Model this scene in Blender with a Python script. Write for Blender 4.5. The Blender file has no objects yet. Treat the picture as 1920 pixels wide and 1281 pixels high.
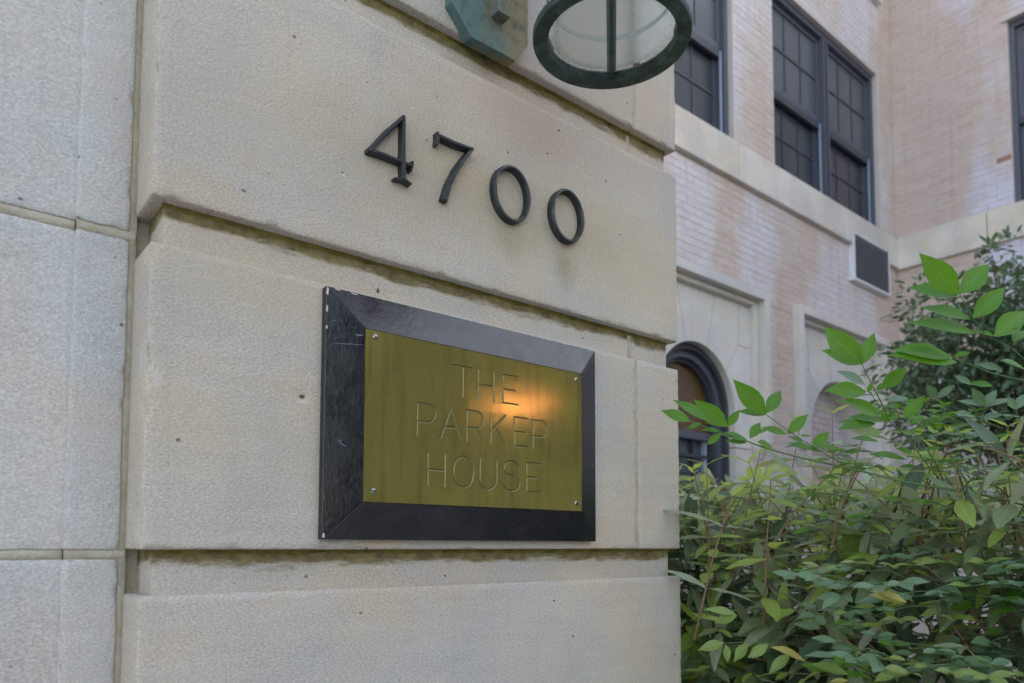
import bpy, math, random
import numpy as np
from mathutils import Vector, Matrix, noise
from mathutils.bvhtree import BVHTree

SC = bpy.context.scene
COL = SC.collection
rng = random.Random(7)
nrng = np.random.default_rng(11)

# ------------------------------------------------------------------ camera
# world: X along the pier face, Y into the wall, Z up; eye level is Z = 0, ground is Z = -1.5
FPX = 1371.44
pitch, yaw, roll = (math.radians(a) for a in (3.44311, 39.45564, 0.13182))
FW = Vector((math.sin(yaw) * math.cos(pitch), math.cos(yaw) * math.cos(pitch), math.sin(pitch)))
R0 = Vector((math.cos(yaw), -math.sin(yaw), 0))
U0 = R0.cross(FW)
RT = R0 * math.cos(roll) + U0 * math.sin(roll)
UP = -R0 * math.sin(roll) + U0 * math.cos(roll)
CAM = Vector((0, -1, 0))
cd = bpy.data.cameras.new('camera')
cam = bpy.data.objects.new('camera', cd)
COL.objects.link(cam)
cam.matrix_world = Matrix(((RT.x, UP.x, -FW.x, CAM.x), (RT.y, UP.y, -FW.y, CAM.y), (RT.z, UP.z, -FW.z, CAM.z), (0, 0, 0, 1)))
cd.sensor_width = 36
cd.lens = FPX / 1920 * 36
cd.shift_y = 300.1 / 1920
cd.clip_start, cd.clip_end = 0.05, 500
cd.dof.use_dof = True
cd.dof.focus_distance = 1.33
cd.dof.aperture_fstop = 4.3
SC.camera = cam

# ------------------------------------------------------------------ sky and sun
SUN_EL = math.radians(11.0)
SUN_DIR = Vector((0.645, -0.764, 0)).normalized()
W = bpy.data.worlds.new('World')
SC.world = W
W.use_nodes = True
wn, wl = W.node_tree.nodes, W.node_tree.links
bg = wn['Background']
sky = wn.new('ShaderNodeTexSky')
sky.sky_type = 'NISHITA'
sky.sun_disc = False
sky.sun_elevation = SUN_EL
sky.sun_rotation = math.atan2(SUN_DIR.x, SUN_DIR.y)
sky.air_density = 1.0
sky.dust_density = 1.0
sky.ozone_density = 1.0
hs = wn.new('ShaderNodeHueSaturation')
hs.inputs['Saturation'].default_value = 0.66
hs.inputs['Hue'].default_value = 0.515
wl.new(sky.outputs[0], hs.inputs['Color'])
wl.new(hs.outputs[0], bg.inputs[0])
bg.inputs[1].default_value = 0.14
sd = bpy.data.lights.new('sun', 'SUN')
sd.energy = 0.8
sd.angle = math.radians(15)
sd.color = (1.0, 0.24, 0.05)
sun = bpy.data.objects.new('sun', sd)
COL.objects.link(sun)
sdir = Vector((SUN_DIR.x * math.cos(SUN_EL), SUN_DIR.y * math.cos(SUN_EL), math.sin(SUN_EL)))
sun.rotation_euler = sdir.to_track_quat('Z', 'Y').to_euler()
vs = SC.view_settings
vs.view_transform = 'Standard'
vs.look = 'None'
vs.gamma = 1
vs.use_curve_mapping = False
vs.exposure = 2.52


def at(px, py, z):
    """world point at picture position (1920 wide) and distance z along the view axis"""
    return CAM + (FW + RT * ((px - 960) / FPX) + UP * ((940.6 - py) / FPX)) * z


def to_px(P):
    v = Vector(P) - CAM
    z = v.dot(FW)
    if z < 0.05:
        return -1e4, -1e4, z
    return 960 + FPX * v.dot(RT) / z, 940.6 - FPX * v.dot(UP) / z, z


# ------------------------------------------------------------------ object helpers
def empty(name, label, cat, loc=(0, 0, 0), rotz=0, group=None):
    o = bpy.data.objects.new(name, None)
    COL.objects.link(o)
    o.location = loc
    o.rotation_euler = (0, 0, rotz)
    o.empty_display_size = 0.1
    o['label'] = label
    o['category'] = cat
    if group:
        o['group'] = group
    return o


def mesh_obj(name, me, parent=None, kind=None):
    o = bpy.data.objects.new(name, me)
    COL.objects.link(o)
    if parent is not None:
        o.parent = parent
    if kind:
        o['kind'] = kind
    return o


class MB:
    def __init__(s):
        s.v, s.f = [], []

    def add(s, vs_, fs_):
        n = len(s.v)
        s.v += [tuple(p) for p in vs_]
        s.f += [tuple(i + n for i in f) for f in fs_]
        return s

    def box(s, x0, x1, y0, y1, z0, z1):
        return s.add([(x0, y0, z0), (x1, y0, z0), (x1, y1, z0), (x0, y1, z0), (x0, y0, z1), (x1, y0, z1), (x1, y1, z1), (x0, y1, z1)],
                     [(0, 3, 2, 1), (4, 5, 6, 7), (0, 1, 5, 4), (1, 2, 6, 5), (2, 3, 7, 6), (3, 0, 4, 7)])

    def prism(s, poly, y0, y1):
        """polygon of (x, z), counter-clockwise seen from -Y, from depth y0 (front) to y1"""
        n = len(poly)
        vs_ = [(x, y0, z) for x, z in poly] + [(x, y1, z) for x, z in poly]
        fs_ = [tuple(range(n)), tuple(range(2 * n - 1, n - 1, -1))]
        fs_ += [(i, i + n, (i + 1) % n + n, (i + 1) % n) for i in range(n)]
        return s.add(vs_, fs_)

    def tube(s, pts, rad, n=6, cap=True):
        pts = [Vector(p) for p in pts]
        if not hasattr(rad, '__len__'):
            rad = [rad] * len(pts)
        rings = []
        up = Vector((0.13, 0.21, 0.97))
        for i, p in enumerate(pts):
            t = (pts[min(i + 1, len(pts) - 1)] - pts[max(i - 1, 0)]).normalized()
            a = t.cross(up)
            if a.length < 1e-3:
                a = t.cross(Vector((1, 0, 0)))
            a.normalize()
            b = t.cross(a)
            rings.append([p + (a * math.cos(2 * math.pi * k / n) + b * math.sin(2 * math.pi * k / n)) * rad[i] for k in range(n)])
        vs_ = [q for r in rings for q in r]
        fs_ = []
        for i in range(len(rings) - 1):
            for k in range(n):
                a, b = i * n + k, i * n + (k + 1) % n
                fs_.append((a, b, b + n, a + n))
        if cap:
            fs_.append(tuple(range(n - 1, -1, -1)))
            fs_.append(tuple(range((len(rings) - 1) * n, len(rings) * n)))
        return s.add(vs_, fs_)

    def lathe(s, prof, c, n=48, closed=False):
        """prof: list of (r, z) round the vertical axis through c=(x,y)"""
        vs_ = [(c[0] + r * math.cos(2 * math.pi * k / n), c[1] + r * math.sin(2 * math.pi * k / n), z) for r, z in prof for k in range(n)]
        fs_ = []
        m = len(prof)
        for i in range(m if closed else m - 1):
            j = (i + 1) % m
            for k in range(n):
                fs_.append((i * n + k, i * n + (k + 1) % n, j * n + (k + 1) % n, j * n + k))
        return s.add(vs_, fs_)

    def mesh(s, name, mat, smooth=False):
        me = bpy.data.meshes.new(name)
        me.from_pydata(s.v, [], s.f)
        for m in (mat if isinstance(mat, (list, tuple)) else [mat]):
            me.materials.append(m)
        if smooth:
            me.polygons.foreach_set('use_smooth', [True] * len(me.polygons))
        me.update()
        return me

    def build(s, name, mat, parent=None, kind=None, smooth=False, bevel=0, seg=2):
        o = mesh_obj(name, s.mesh(name, mat, smooth or bevel > 0), parent, kind)
        if bevel:
            b = o.modifiers.new('bevel', 'BEVEL')
            b.width = bevel
            b.segments = seg
            b.limit_method = 'ANGLE'
            b.angle_limit = math.radians(35)
            b.harden_normals = True
        return o


# ------------------------------------------------------------------ material helpers
class NT:
    def __init__(s, name):
        s.m = bpy.data.materials.new(name)
        s.m.use_nodes = True
        s.n, s.l = s.m.node_tree.nodes, s.m.node_tree.links
        s.p = s.n['Principled BSDF']
        s.out = s.n['Material Output']
        s.geo = s.n.new('ShaderNodeNewGeometry')
        s.pos = s.geo.outputs['Position']

    def put(s, sock, val):
        if hasattr(val, 'is_linked') or isinstance(val, bpy.types.NodeSocket):
            s.l.new(val, sock)
        else:
            if isinstance(val, (tuple, list)) and len(val) == 3 and sock.type == 'RGBA':
                val = (*val, 1)
            sock.default_value = val

    def mapping(s, scale=(1, 1, 1), rot=(0, 0, 0), loc=(0, 0, 0), src=None):
        mp = s.n.new('ShaderNodeMapping')
        s.l.new(src or s.pos, mp.inputs[0])
        mp.inputs['Scale'].default_value = scale
        mp.inputs['Rotation'].default_value = rot
        mp.inputs['Location'].default_value = loc
        return mp.outputs[0]

    def noise(s, scale, detail=3, rough=0.5, vec=None, dist=0):
        t = s.n.new('ShaderNodeTexNoise')
        s.l.new(vec or s.pos, t.inputs['Vector'])
        t.inputs['Scale'].default_value = scale
        t.inputs['Detail'].default_value = detail
        t.inputs['Roughness'].default_value = rough
        t.inputs['Distortion'].default_value = dist
        return t.outputs['Fac']

    def voro(s, scale, vec=None, out='Distance'):
        t = s.n.new('ShaderNodeTexVoronoi')
        s.l.new(vec or s.pos, t.inputs['Vector'])
        t.inputs['Scale'].default_value = scale
        return t.outputs[out]

    def ramp(s, fac, stops):
        r = s.n.new('ShaderNodeValToRGB')
        s.l.new(fac, r.inputs[0])
        e = r.color_ramp.elements
        while len(e) < len(stops):
            e.new(0.5)
        for i, (p, c) in enumerate(stops):
            e[i].position = p
            e[i].color = (*c, 1) if hasattr(c, '__len__') else (c, c, c, 1)
        return r.outputs[0]

    def mix(s, fac, a, b, mode='MIX'):
        m = s.n.new('ShaderNodeMix')
        m.data_type = 'RGBA'
        m.blend_type = mode
        s.put(m.inputs[0], fac)
        s.put(m.inputs[6], a)
        s.put(m.inputs[7], b)
        return m.outputs[2]

    def math(s, op, a, b=0.0, c=0.0, clamp=False):
        m = s.n.new('ShaderNodeMath')
        m.operation = op
        m.use_clamp = clamp
        s.put(m.inputs[0], a)
        s.put(m.inputs[1], b)
        s.put(m.inputs[2], c)
        return m.outputs[0]

    def xyz(s, src=None):
        x = s.n.new('ShaderNodeSeparateXYZ')
        s.l.new(src or s.pos, x.inputs[0])
        return x.outputs

    def blob(s, c, radius, vec=None):
        """1 at point c falling to 0 at radius (radius may be per axis)"""
        r = radius if hasattr(radius, '__len__') else (radius,) * 3
        mp = s.mapping(scale=(1 / r[0], 1 / r[1], 1 / r[2]), loc=(-c[0] / r[0], -c[1] / r[1], -c[2] / r[2]), src=vec)
        ln = s.n.new('ShaderNodeVectorMath')
        ln.operation = 'LENGTH'
        s.l.new(mp, ln.inputs[0])
        mr = s.n.new('ShaderNodeMapRange')
        mr.interpolation_type = 'SMOOTHSTEP'
        s.l.new(ln.outputs['Value'], mr.inputs['Value'])
        mr.inputs['From Min'].default_value = 0.0
        mr.inputs['From Max'].default_value = 1.0
        mr.inputs['To Min'].default_value = 1.0
        mr.inputs['To Max'].default_value = 0.0
        return mr.outputs[0]

    def bump(s, height, strength=0.5, dist=0.001, normal=None):
        b = s.n.new('ShaderNodeBump')
        b.inputs['Strength'].default_value = strength
        b.inputs['Distance'].default_value = dist
        s.l.new(height, b.inputs['Height'])
        if normal is not None:
            s.l.new(normal, b.inputs['Normal'])
        return b.outputs[0]

    def done(s, color=None, rough=None, metal=0.0, normal=None, spec=None):
        if color is not None:
            s.put(s.p.inputs['Base Color'], color)
        if rough is not None:
            s.put(s.p.inputs['Roughness'], rough)
        s.p.inputs['Metallic'].default_value = metal
        if normal is not None:
            s.l.new(normal, s.p.inputs['Normal'])
        if spec is not None:
            s.p.inputs['Specular IOR Level'].default_value = spec
        return s.m


def limestone(name, base, tint, coarse=1.0, pits=True, bumpy=1.0, stains_tints=()):
    t = NT(name)
    big = t.noise(2.2, 4, 0.55)
    c = t.mix(t.ramp(big, [(0.38, 0.0), (0.60, 1.0)]), base, tint)
    c = t.mix(t.math('MULTIPLY', t.ramp(t.noise(4.3, 3, 0.6, vec=t.mapping(loc=(3, 1, 7))), [(0.48, 0.0), (0.66, 1.0)]), 0.55), c, (base[0] * 1.02, base[1] * 0.93, base[2] * 0.80))
    oi = t.n.new('ShaderNodeObjectInfo')
    c = t.mix(1.0, c, t.ramp(oi.outputs['Random'], [(0.0, (0.90, 0.91, 0.93)), (0.5, (1.0, 0.985, 0.96)), (1.0, (1.0, 1.0, 1.0))]), 'MULTIPLY')
    blot = t.noise(9, 5, 0.65, dist=0.6)
    c = t.mix(t.math('MULTIPLY', t.ramp(blot, [(0.45, 0.0), (0.75, 1.0)]), 0.28), c, tuple(b * 0.80 for b in base))
    # horizontal bedding of the stone, very faint
    bed = t.noise(1, 4, 0.6, vec=t.mapping(scale=(5, 5, 60)))
    c = t.mix(0.16, c, t.ramp(bed, [(0.3, (0.40, 0.37, 0.31)), (0.7, (0.62, 0.59, 0.53))]), 'OVERLAY')
    stk = t.noise(1, 3, 0.6, vec=t.mapping(scale=(34, 34, 1.6)))
    c = t.mix(t.math('MULTIPLY', t.ramp(stk, [(0.56, 0.0), (0.70, 1.0)]), 0.16), c, tuple(x * 0.68 for x in base))
    speck = t.noise(1, 3, 0.75, vec=t.mapping(scale=(260 * coarse, 260 * coarse, 420 * coarse), rot=(0, math.radians(-32), 0)))
    c = t.mix(0.6, c, t.ramp(speck, [(0.3, 0.24), (0.52, 0.5), (0.72, 0.80)]), 'OVERLAY')
    for (p, r, col, k) in stains_tints:
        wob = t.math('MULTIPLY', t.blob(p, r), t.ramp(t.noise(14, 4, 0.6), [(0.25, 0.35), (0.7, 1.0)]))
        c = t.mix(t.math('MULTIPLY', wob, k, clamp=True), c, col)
    g1 = t.noise(1, 3, 0.65, vec=t.mapping(scale=(170 * coarse, 170 * coarse, 330 * coarse), rot=(0, math.radians(-32), 0)))
    g2 = t.noise(90 * coarse, 3, 0.6)
    h = t.math('ADD', g1, t.math('MULTIPLY', g2, 0.6))
    if pits:
        pv = t.voro(26, vec=t.mapping(scale=(1, 1, 1.3)))
        gate = t.ramp(t.noise(16, 1), [(0.50, 0.0), (0.54, 1.0)])
        pit = t.math('MULTIPLY', t.ramp(pv, [(0.03, 1.0), (0.09, 0.0)]), gate)
        c = t.mix(t.math('MULTIPLY', pit, 0.75), c, (0.09, 0.07, 0.045))
        h = t.math('SUBTRACT', h, t.math('MULTIPLY', pit, 2.5))
    n = t.bump(h, 0.62 * bumpy, 0.0030 / coarse)
    return t.done(c, 0.9, normal=n, spec=0.25)


M = {}
STAINS_TINTS = (  # colour patches on the pier face: centre, radii, colour, strength
    ((0.86, 0.0, 0.80), (0.24, 0.2, 0.15), (0.58, 0.37, 0.25), 0.55),  # warm orange patch on the stone under the lantern
    ((1.12, 0.0, 0.88), (0.30, 0.2, 0.17), (0.60, 0.42, 0.26), 0.50),  # warm orange patch right of the lantern
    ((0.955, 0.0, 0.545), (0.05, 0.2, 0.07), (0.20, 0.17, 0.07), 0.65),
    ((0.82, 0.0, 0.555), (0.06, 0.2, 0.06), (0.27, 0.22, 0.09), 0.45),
    ((0.84, 0.0, 0.60), (0.30, 0.2, 0.12), (0.44, 0.36, 0.20), 0.50),
    ((1.08, 0.0, 0.62), (0.20, 0.2, 0.15), (0.50, 0.41, 0.24), 0.45),
    ((0.58, 0.0, 0.62), (0.26, 0.2, 0.14), (0.46, 0.40, 0.27), 0.40),
    ((0.33, 0.0, 0.36), (0.25, 0.2, 0.10), (0.52, 0.43, 0.29), 0.45),
    ((0.36, 0.0, 0.62), (0.16, 0.2, 0.22), (0.56, 0.46, 0.33), 0.35),
    ((0.34, 0.0, 0.14), (0.18, 0.2, 0.10), (0.50, 0.42, 0.29), 0.35),
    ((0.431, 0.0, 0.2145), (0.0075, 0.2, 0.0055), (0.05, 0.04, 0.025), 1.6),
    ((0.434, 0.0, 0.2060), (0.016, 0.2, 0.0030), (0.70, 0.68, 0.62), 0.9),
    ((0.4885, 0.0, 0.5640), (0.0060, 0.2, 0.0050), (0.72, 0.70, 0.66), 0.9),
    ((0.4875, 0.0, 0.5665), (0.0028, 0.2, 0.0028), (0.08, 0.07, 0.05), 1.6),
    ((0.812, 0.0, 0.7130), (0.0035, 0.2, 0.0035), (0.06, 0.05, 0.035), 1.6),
    ((0.955, 0.0, 0.690), (0.022, 0.2, 0.004), (0.30, 0.24, 0.14), 0.7),
    ((0.235, 0.0, 0.215), (0.012, 0.2, 0.020), (0.68, 0.66, 0.62), 0.6),
)
t_ = None
M['pier'] = limestone('pier_limestone', (0.575, 0.515, 0.445), (0.485, 0.465, 0.445), stains_tints=STAINS_TINTS)
M['wallstone'] = limestone('wall_limestone', (0.58, 0.555, 0.535), (0.52, 0.53, 0.545), coarse=1.1)
M['dressed'] = limestone('dressed_limestone', (0.70, 0.67, 0.64), (0.62, 0.595, 0.58), coarse=0.6, pits=False, bumpy=0.5)
M['band'] = limestone('band_limestone', (0.74, 0.69, 0.64), (0.60, 0.56, 0.52), coarse=0.4, pits=False, bumpy=0.6)


def mk(name, col, rough=0.6, metal=0.0, spec=None, vary=0.0, nscale=20, bumps=None):
    t = NT(name)
    c = col
    if vary:
        f = t.noise(nscale, 4, 0.6)
        c = t.mix(f, tuple(x * (1 - vary) for x in col), tuple(min(1, x * (1 + vary)) for x in col))
    n = None
    if bumps:
        n = t.bump(t.noise(bumps[0], 4, 0.6), bumps[1], bumps[2])
    return t.done(c, rough, metal, n, spec)


def channel_stone():
    m_ = M['pier'].copy()
    m_.name = 'channel_limestone'
    nt = m_.node_tree
    t = NT.__new__(NT)
    t.m, t.n, t.l = m_, nt.nodes, nt.links
    t.p = next(n for n in nt.nodes if n.type == 'BSDF_PRINCIPLED')
    t.geo = nt.nodes.new('ShaderNodeNewGeometry')
    t.pos = t.geo.outputs['Position']
    col = t.p.inputs['Base Color'].links[0].from_socket
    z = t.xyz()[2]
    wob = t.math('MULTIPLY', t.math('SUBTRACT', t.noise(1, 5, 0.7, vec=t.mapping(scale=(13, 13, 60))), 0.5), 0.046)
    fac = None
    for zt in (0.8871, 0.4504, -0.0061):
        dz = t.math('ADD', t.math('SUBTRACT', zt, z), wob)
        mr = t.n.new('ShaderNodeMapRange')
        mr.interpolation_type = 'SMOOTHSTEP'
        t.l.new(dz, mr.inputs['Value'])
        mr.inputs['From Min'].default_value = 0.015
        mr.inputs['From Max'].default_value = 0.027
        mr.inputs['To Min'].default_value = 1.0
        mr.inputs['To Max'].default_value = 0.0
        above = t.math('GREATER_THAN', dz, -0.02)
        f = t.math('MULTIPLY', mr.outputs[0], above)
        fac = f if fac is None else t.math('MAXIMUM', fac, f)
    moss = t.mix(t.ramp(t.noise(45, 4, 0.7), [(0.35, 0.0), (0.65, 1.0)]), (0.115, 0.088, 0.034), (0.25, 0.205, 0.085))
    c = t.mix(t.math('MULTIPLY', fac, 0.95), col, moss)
    t.put(t.p.inputs['Base Color'], c)
    return m_


# mortar with lichen: yellow-green where it stays damp
t = NT('old_mortar')
f = t.noise(35, 4, 0.7)
c = t.mix(t.ramp(f, [(0.35, 0.0), (0.65, 1.0)]), (0.41, 0.36, 0.265), (0.53, 0.485, 0.395))
M['mortar'] = t.done(c, 0.95, normal=t.bump(t.noise(180, 4, 0.7), 0.9, 0.003), spec=0.1)
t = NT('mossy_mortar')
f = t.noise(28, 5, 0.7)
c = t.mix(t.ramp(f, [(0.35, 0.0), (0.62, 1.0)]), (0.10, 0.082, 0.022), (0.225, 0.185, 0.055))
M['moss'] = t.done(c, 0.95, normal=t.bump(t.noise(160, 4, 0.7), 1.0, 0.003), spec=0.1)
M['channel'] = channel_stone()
M['crust'] = mk('dark_crust', (0.10, 0.072, 0.05), 0.95, spec=0.1, vary=0.4, nscale=40, bumps=(200, 1.0, 0.003))

# bronze digits
t = NT('dark_bronze')
c = t.mix(t.ramp(t.noise(60, 4, 0.7), [(0.4, 0.0), (0.75, 1.0)]), (0.014, 0.015, 0.018), (0.042, 0.045, 0.052))
M['bronze'] = t.done(c, t.ramp(t.noise(45, 3), [(0.3, 0.38), (0.7, 0.62)]), normal=t.bump(t.noise(260, 3, 0.6), 0.4, 0.0008), spec=0.6)

# black painted wood with a worn gloss
t = NT('black_painted_wood')
gv = t.noise(1, 4, 0.65, vec=t.mapping(scale=(420, 420, 26)))
spk = t.ramp(t.noise(230, 2, 0.5), [(0.73, 0.0), (0.76, 1.0)])
spk = t.math('MULTIPLY', spk, t.ramp(t.noise(14, 2), [(0.48, 0.0), (0.58, 1.0)]))
c = t.mix(t.ramp(t.noise(18, 4, 0.6), [(0.4, 0.0), (0.7, 1.0)]), (0.008, 0.009, 0.013), (0.016, 0.016, 0.019))
c = t.mix(t.math('MULTIPLY', spk, 0.7), c, (0.30, 0.27, 0.22))
wv = t.noise(120, 3, 0.6)
M['paint'] = t.done(c, t.ramp(t.noise(30, 3), [(0.3, 0.14), (0.7, 0.27)]),
                    normal=t.bump(t.math('ADD', t.math('MULTIPLY', gv, 0.35), t.math('MULTIPLY', wv, 0.8)), 0.30, 0.0012), spec=0.5)
t = NT('black_painted_wood_along')
gv = t.noise(1, 4, 0.65, vec=t.mapping(scale=(26, 420, 420)))
c = t.mix(t.ramp(t.noise(18, 4, 0.6), [(0.4, 0.0), (0.7, 1.0)]), (0.014, 0.014, 0.019), (0.028, 0.024, 0.026))
c = t.mix(t.math('MULTIPLY', t.ramp(t.noise(230, 2, 0.5), [(0.74, 0.0), (0.77, 1.0)]), 0.5), c, (0.30, 0.27, 0.22))
M['paint_along'] = t.done(c, t.ramp(t.noise(30, 3), [(0.3, 0.16), (0.7, 0.30)]),
                          normal=t.bump(t.math('ADD', t.math('MULTIPLY', gv, 0.4), t.math('MULTIPLY', t.noise(120, 3, 0.6), 0.8)), 0.4, 0.0012), spec=0.6)
M['chip'] = mk('bare_chip', (0.55, 0.53, 0.50), 0.7)

# brass: brushed vertically, tarnished
t = NT('brushed_brass')
br = t.noise(1, 3, 0.7, vec=t.mapping(scale=(900, 900, 14)))
tar = t.noise(7, 5, 0.6, dist=0.4)
strk = t.noise(1, 4, 0.6, vec=t.mapping(scale=(60, 60, 5)))
c = t.mix(t.ramp(tar, [(0.35, 0.0), (0.7, 1.0)]), (0.38, 0.315, 0.088), (0.30, 0.25, 0.075))
c = t.mix(t.math('MULTIPLY', t.ramp(strk, [(0.48, 0.0), (0.72, 1.0)]), 0.55), c, (0.17, 0.14, 0.055))
c = t.mix(t.math('MULTIPLY', t.ramp(t.noise(95, 4, 0.7), [(0.60, 0.0), (0.74, 1.0)]), 0.45), c, (0.13, 0.10, 0.045))
r = t.math('ADD', t.ramp(tar, [(0.3, 0.08), (0.7, 0.11)]), t.math('MULTIPLY', br, 0.04))
M['brass'] = t.done(c, r, 0.55, t.bump(t.math('ADD', br, t.math('MULTIPLY', t.noise(7, 1), 3.0)), 0.055, 0.0006))
t.p.inputs['Anisotropic'].default_value = 0.0
M['groove'] = mk('engraved_brass', (0.19, 0.165, 0.065), 0.38, 0.6, vary=0.35, nscale=120)
M['screw'] = mk('steel_screw', (0.42, 0.43, 0.44), 0.32, 1.0, vary=0.2, nscale=300)

# verdigris bronze of the lantern
t = NT('verdigris')
a = t.noise(9, 5, 0.65, vec=t.mapping(scale=(1, 1, 0.4)))
b = t.noise(45, 4, 0.6)
a = t.math('ADD', a, t.math('MULTIPLY', t.math('SUBTRACT', t.xyz()[0], 0.768), 4.0))
c = t.mix(t.ramp(a, [(0.38, 0.0), (0.60, 1.0)]), (0.105, 0.175, 0.165), (0.23, 0.20, 0.115))
c = t.mix(t.ramp(b, [(0.5, 0.0), (0.7, 0.6)]), c, (0.06, 0.075, 0.065))
M['verdigris'] = t.done(c, 0.75, 0.1, t.bump(t.noise(160, 4, 0.6), 0.5, 0.001), 0.3)
t = NT('dark_verdigris')
b = t.noise(40, 5, 0.7)
c = t.mix(t.ramp(b, [(0.42, 0.0), (0.68, 1.0)]), (0.040, 0.055, 0.048), (0.090, 0.145, 0.125))
M['darkverd'] = t.done(c, 0.6, 0.2, t.bump(t.noise(180, 4, 0.6), 0.5, 0.001), 0.4)
M['bar_reflection'] = mk('pale_bar_reflection', (0.28, 0.42, 0.42), 0.7, vary=0.25, nscale=50)  # colour of the bar's painted reflection

# frosted lantern glass, translucent
t = NT('frosted_glass')
dif = t.n.new('ShaderNodeBsdfDiffuse')
tr = t.n.new('ShaderNodeBsdfTranslucent')
ms = t.n.new('ShaderNodeMixShader')
col = t.mix(t.ramp(t.noise(30, 4), [(0.4, 0.0), (0.8, 0.4)]), (0.97, 0.96, 0.93), (0.86, 0.84, 0.80))
t.l.new(col, dif.inputs[0])
t.l.new(col, tr.inputs[0])
ms.inputs[0].default_value = 0.72
t.l.new(dif.outputs[0], ms.inputs[1])
t.l.new(tr.outputs[0], ms.inputs[2])
t.l.new(ms.outputs[0], t.out.inputs[0])
M['frost'] = t.m
# bottom pane: clear and dusty, dirtier near the far rim
LX, LY, LZ = 0.762, -0.300, 0.735
t = NT('dusty_glass')
tp = t.n.new('ShaderNodeBsdfTransparent')
tp.inputs[0].default_value = (0.93, 0.95, 0.94, 1)
gl = t.n.new('ShaderNodeBsdfGlossy')
gl.inputs['Roughness'].default_value = 0.04
df = t.n.new('ShaderNodeBsdfDiffuse')
df.inputs[0].default_value = (0.82, 0.82, 0.77, 1)
m1 = t.n.new('ShaderNodeMixShader')
m2 = t.n.new('ShaderNodeMixShader')
fr = t.n.new('ShaderNodeFresnel')
fr.inputs[0].default_value = 1.45
t.l.new(fr.outputs[0], m1.inputs[0])
t.l.new(tp.outputs[0], m1.inputs[1])
t.l.new(gl.outputs[0], m1.inputs[2])
dd = t.math('SUBTRACT', 1.0, t.blob((LX, LY, LZ + 0.01), (0.098, 0.098, 1)))
dd = t.math('MULTIPLY', t.ramp(dd, [(0.86, 0.0), (1.0, 0.5)]), t.ramp(t.noise(50, 4, 0.7), [(0.3, 0.2), (0.65, 0.9)]))
fly = t.math('MULTIPLY', t.ramp(t.voro(60), [(0.05, 1.0), (0.10, 0.0)]), t.ramp(t.noise(25, 1), [(0.60, 0.0), (0.63, 1.0)]))
dd = t.math('MAXIMUM', dd, t.math('MULTIPLY', fly, 0.8))
t.l.new(t.math('ADD', dd, 0.08, clamp=True), m2.inputs[0])
t.l.new(m1.outputs[0], m2.inputs[1])
t.l.new(df.outputs[0], m2.inputs[2])
t.l.new(m2.outputs[0], t.out.inputs[0])
M['dustglass'] = t.m

# painted brick: lavender-white paint worn to tan in places
def brick_mat(name, jitter, bluish=0.0, white=((0.68, 0.63, 0.66), (0.58, 0.515, 0.52))):
    t = NT(name)
    oi = t.n.new('ShaderNodeObjectInfo')
    a = t.noise(1, 4, 0.55, vec=t.mapping(scale=(1.1, 1.1, 0.45)))
    worn = t.ramp(a, [(0.43, 0.0), (0.57, 1.0)])
    c1 = t.mix(t.noise(9, 3, 0.6), white[0], white[1])
    c2 = t.mix(t.noise(16, 3, 0.6), (0.62, 0.47, 0.37), (0.50, 0.385, 0.31))
    c = t.mix(t.math('MULTIPLY', worn, 0.85), c1, c2)
    # rain streaks down the paint
    st = t.noise(1, 3, 0.6, vec=t.mapping(scale=(14, 14, 0.9)))
    c = t.mix(t.math('MULTIPLY', t.ramp(st, [(0.55, 0.0), (0.72, 1.0)]), 0.30), c, (0.36, 0.29, 0.23))
    k = t.voro(1, vec=t.mapping(scale=(4.7, 4.7, 13.8)), out='Color')
    bw = t.n.new('ShaderNodeRGBToBW')
    t.l.new(k, bw.inputs[0])
    c = t.mix(0.22, c, t.ramp(bw.outputs[0], [(0.2, 0.36), (0.8, 0.64)]), 'OVERLAY')
    c = t.mix(t.math('MULTIPLY', t.ramp(oi.outputs['Random'], [(0.80, 0.0), (1.0, 1.0)]), 0.25), c, (0.44, 0.32, 0.26))
    return t.done(c, 0.7, normal=t.bump(t.noise(60, 4, 0.6), 0.6, 0.004), spec=0.3)


M['brick'] = brick_mat('painted_brick', 0)
M['brick_wing'] = brick_mat('painted_brick_wing_shade', 0, 0.0, ((0.66, 0.66, 0.80), (0.60, 0.585, 0.69)))  # bluer copy: the sunless wing's cool shade put into the paint colour
M['barebrick'] = mk('bare_red_brick', (0.34, 0.19, 0.15), 0.8, vary=0.2, nscale=40)
M['bedmortar'] = mk('painted_mortar', (0.58, 0.51, 0.48), 0.9, vary=0.15, nscale=8, bumps=(60, 0.5, 0.004))

M['steel'] = mk('slate_painted_metal', (0.085, 0.092, 0.118), 0.5, vary=0.2, nscale=12, spec=0.5)
M['steel_dark'] = mk('dark_metal_frame', (0.045, 0.05, 0.065), 0.5, vary=0.2, nscale=12, spec=0.5)
M['track'] = mk('track_reflection', (0.36, 0.43, 0.56), 0.4, vary=0.1)  # pale blue: the jamb track's reflection put into its colour
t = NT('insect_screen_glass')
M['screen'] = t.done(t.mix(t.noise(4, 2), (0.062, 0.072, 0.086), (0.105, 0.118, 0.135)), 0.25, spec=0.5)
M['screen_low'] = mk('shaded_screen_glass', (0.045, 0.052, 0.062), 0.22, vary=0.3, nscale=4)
M['blind'] = mk('blind_cloth', (0.14, 0.15, 0.155), 0.9, vary=0.15, nscale=3)
M['amber'] = mk('glossy_amber', (0.10, 0.052, 0.014), 0.25, vary=0.5, nscale=2.5, spec=0.6)  # dark amber brown, mottled and glossy
M['white_metal'] = mk('white_metal', (0.70, 0.72, 0.74), 0.45, vary=0.08)
M['louver'] = mk('dark_louver', (0.12, 0.12, 0.14), 0.6, vary=0.1)
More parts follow.
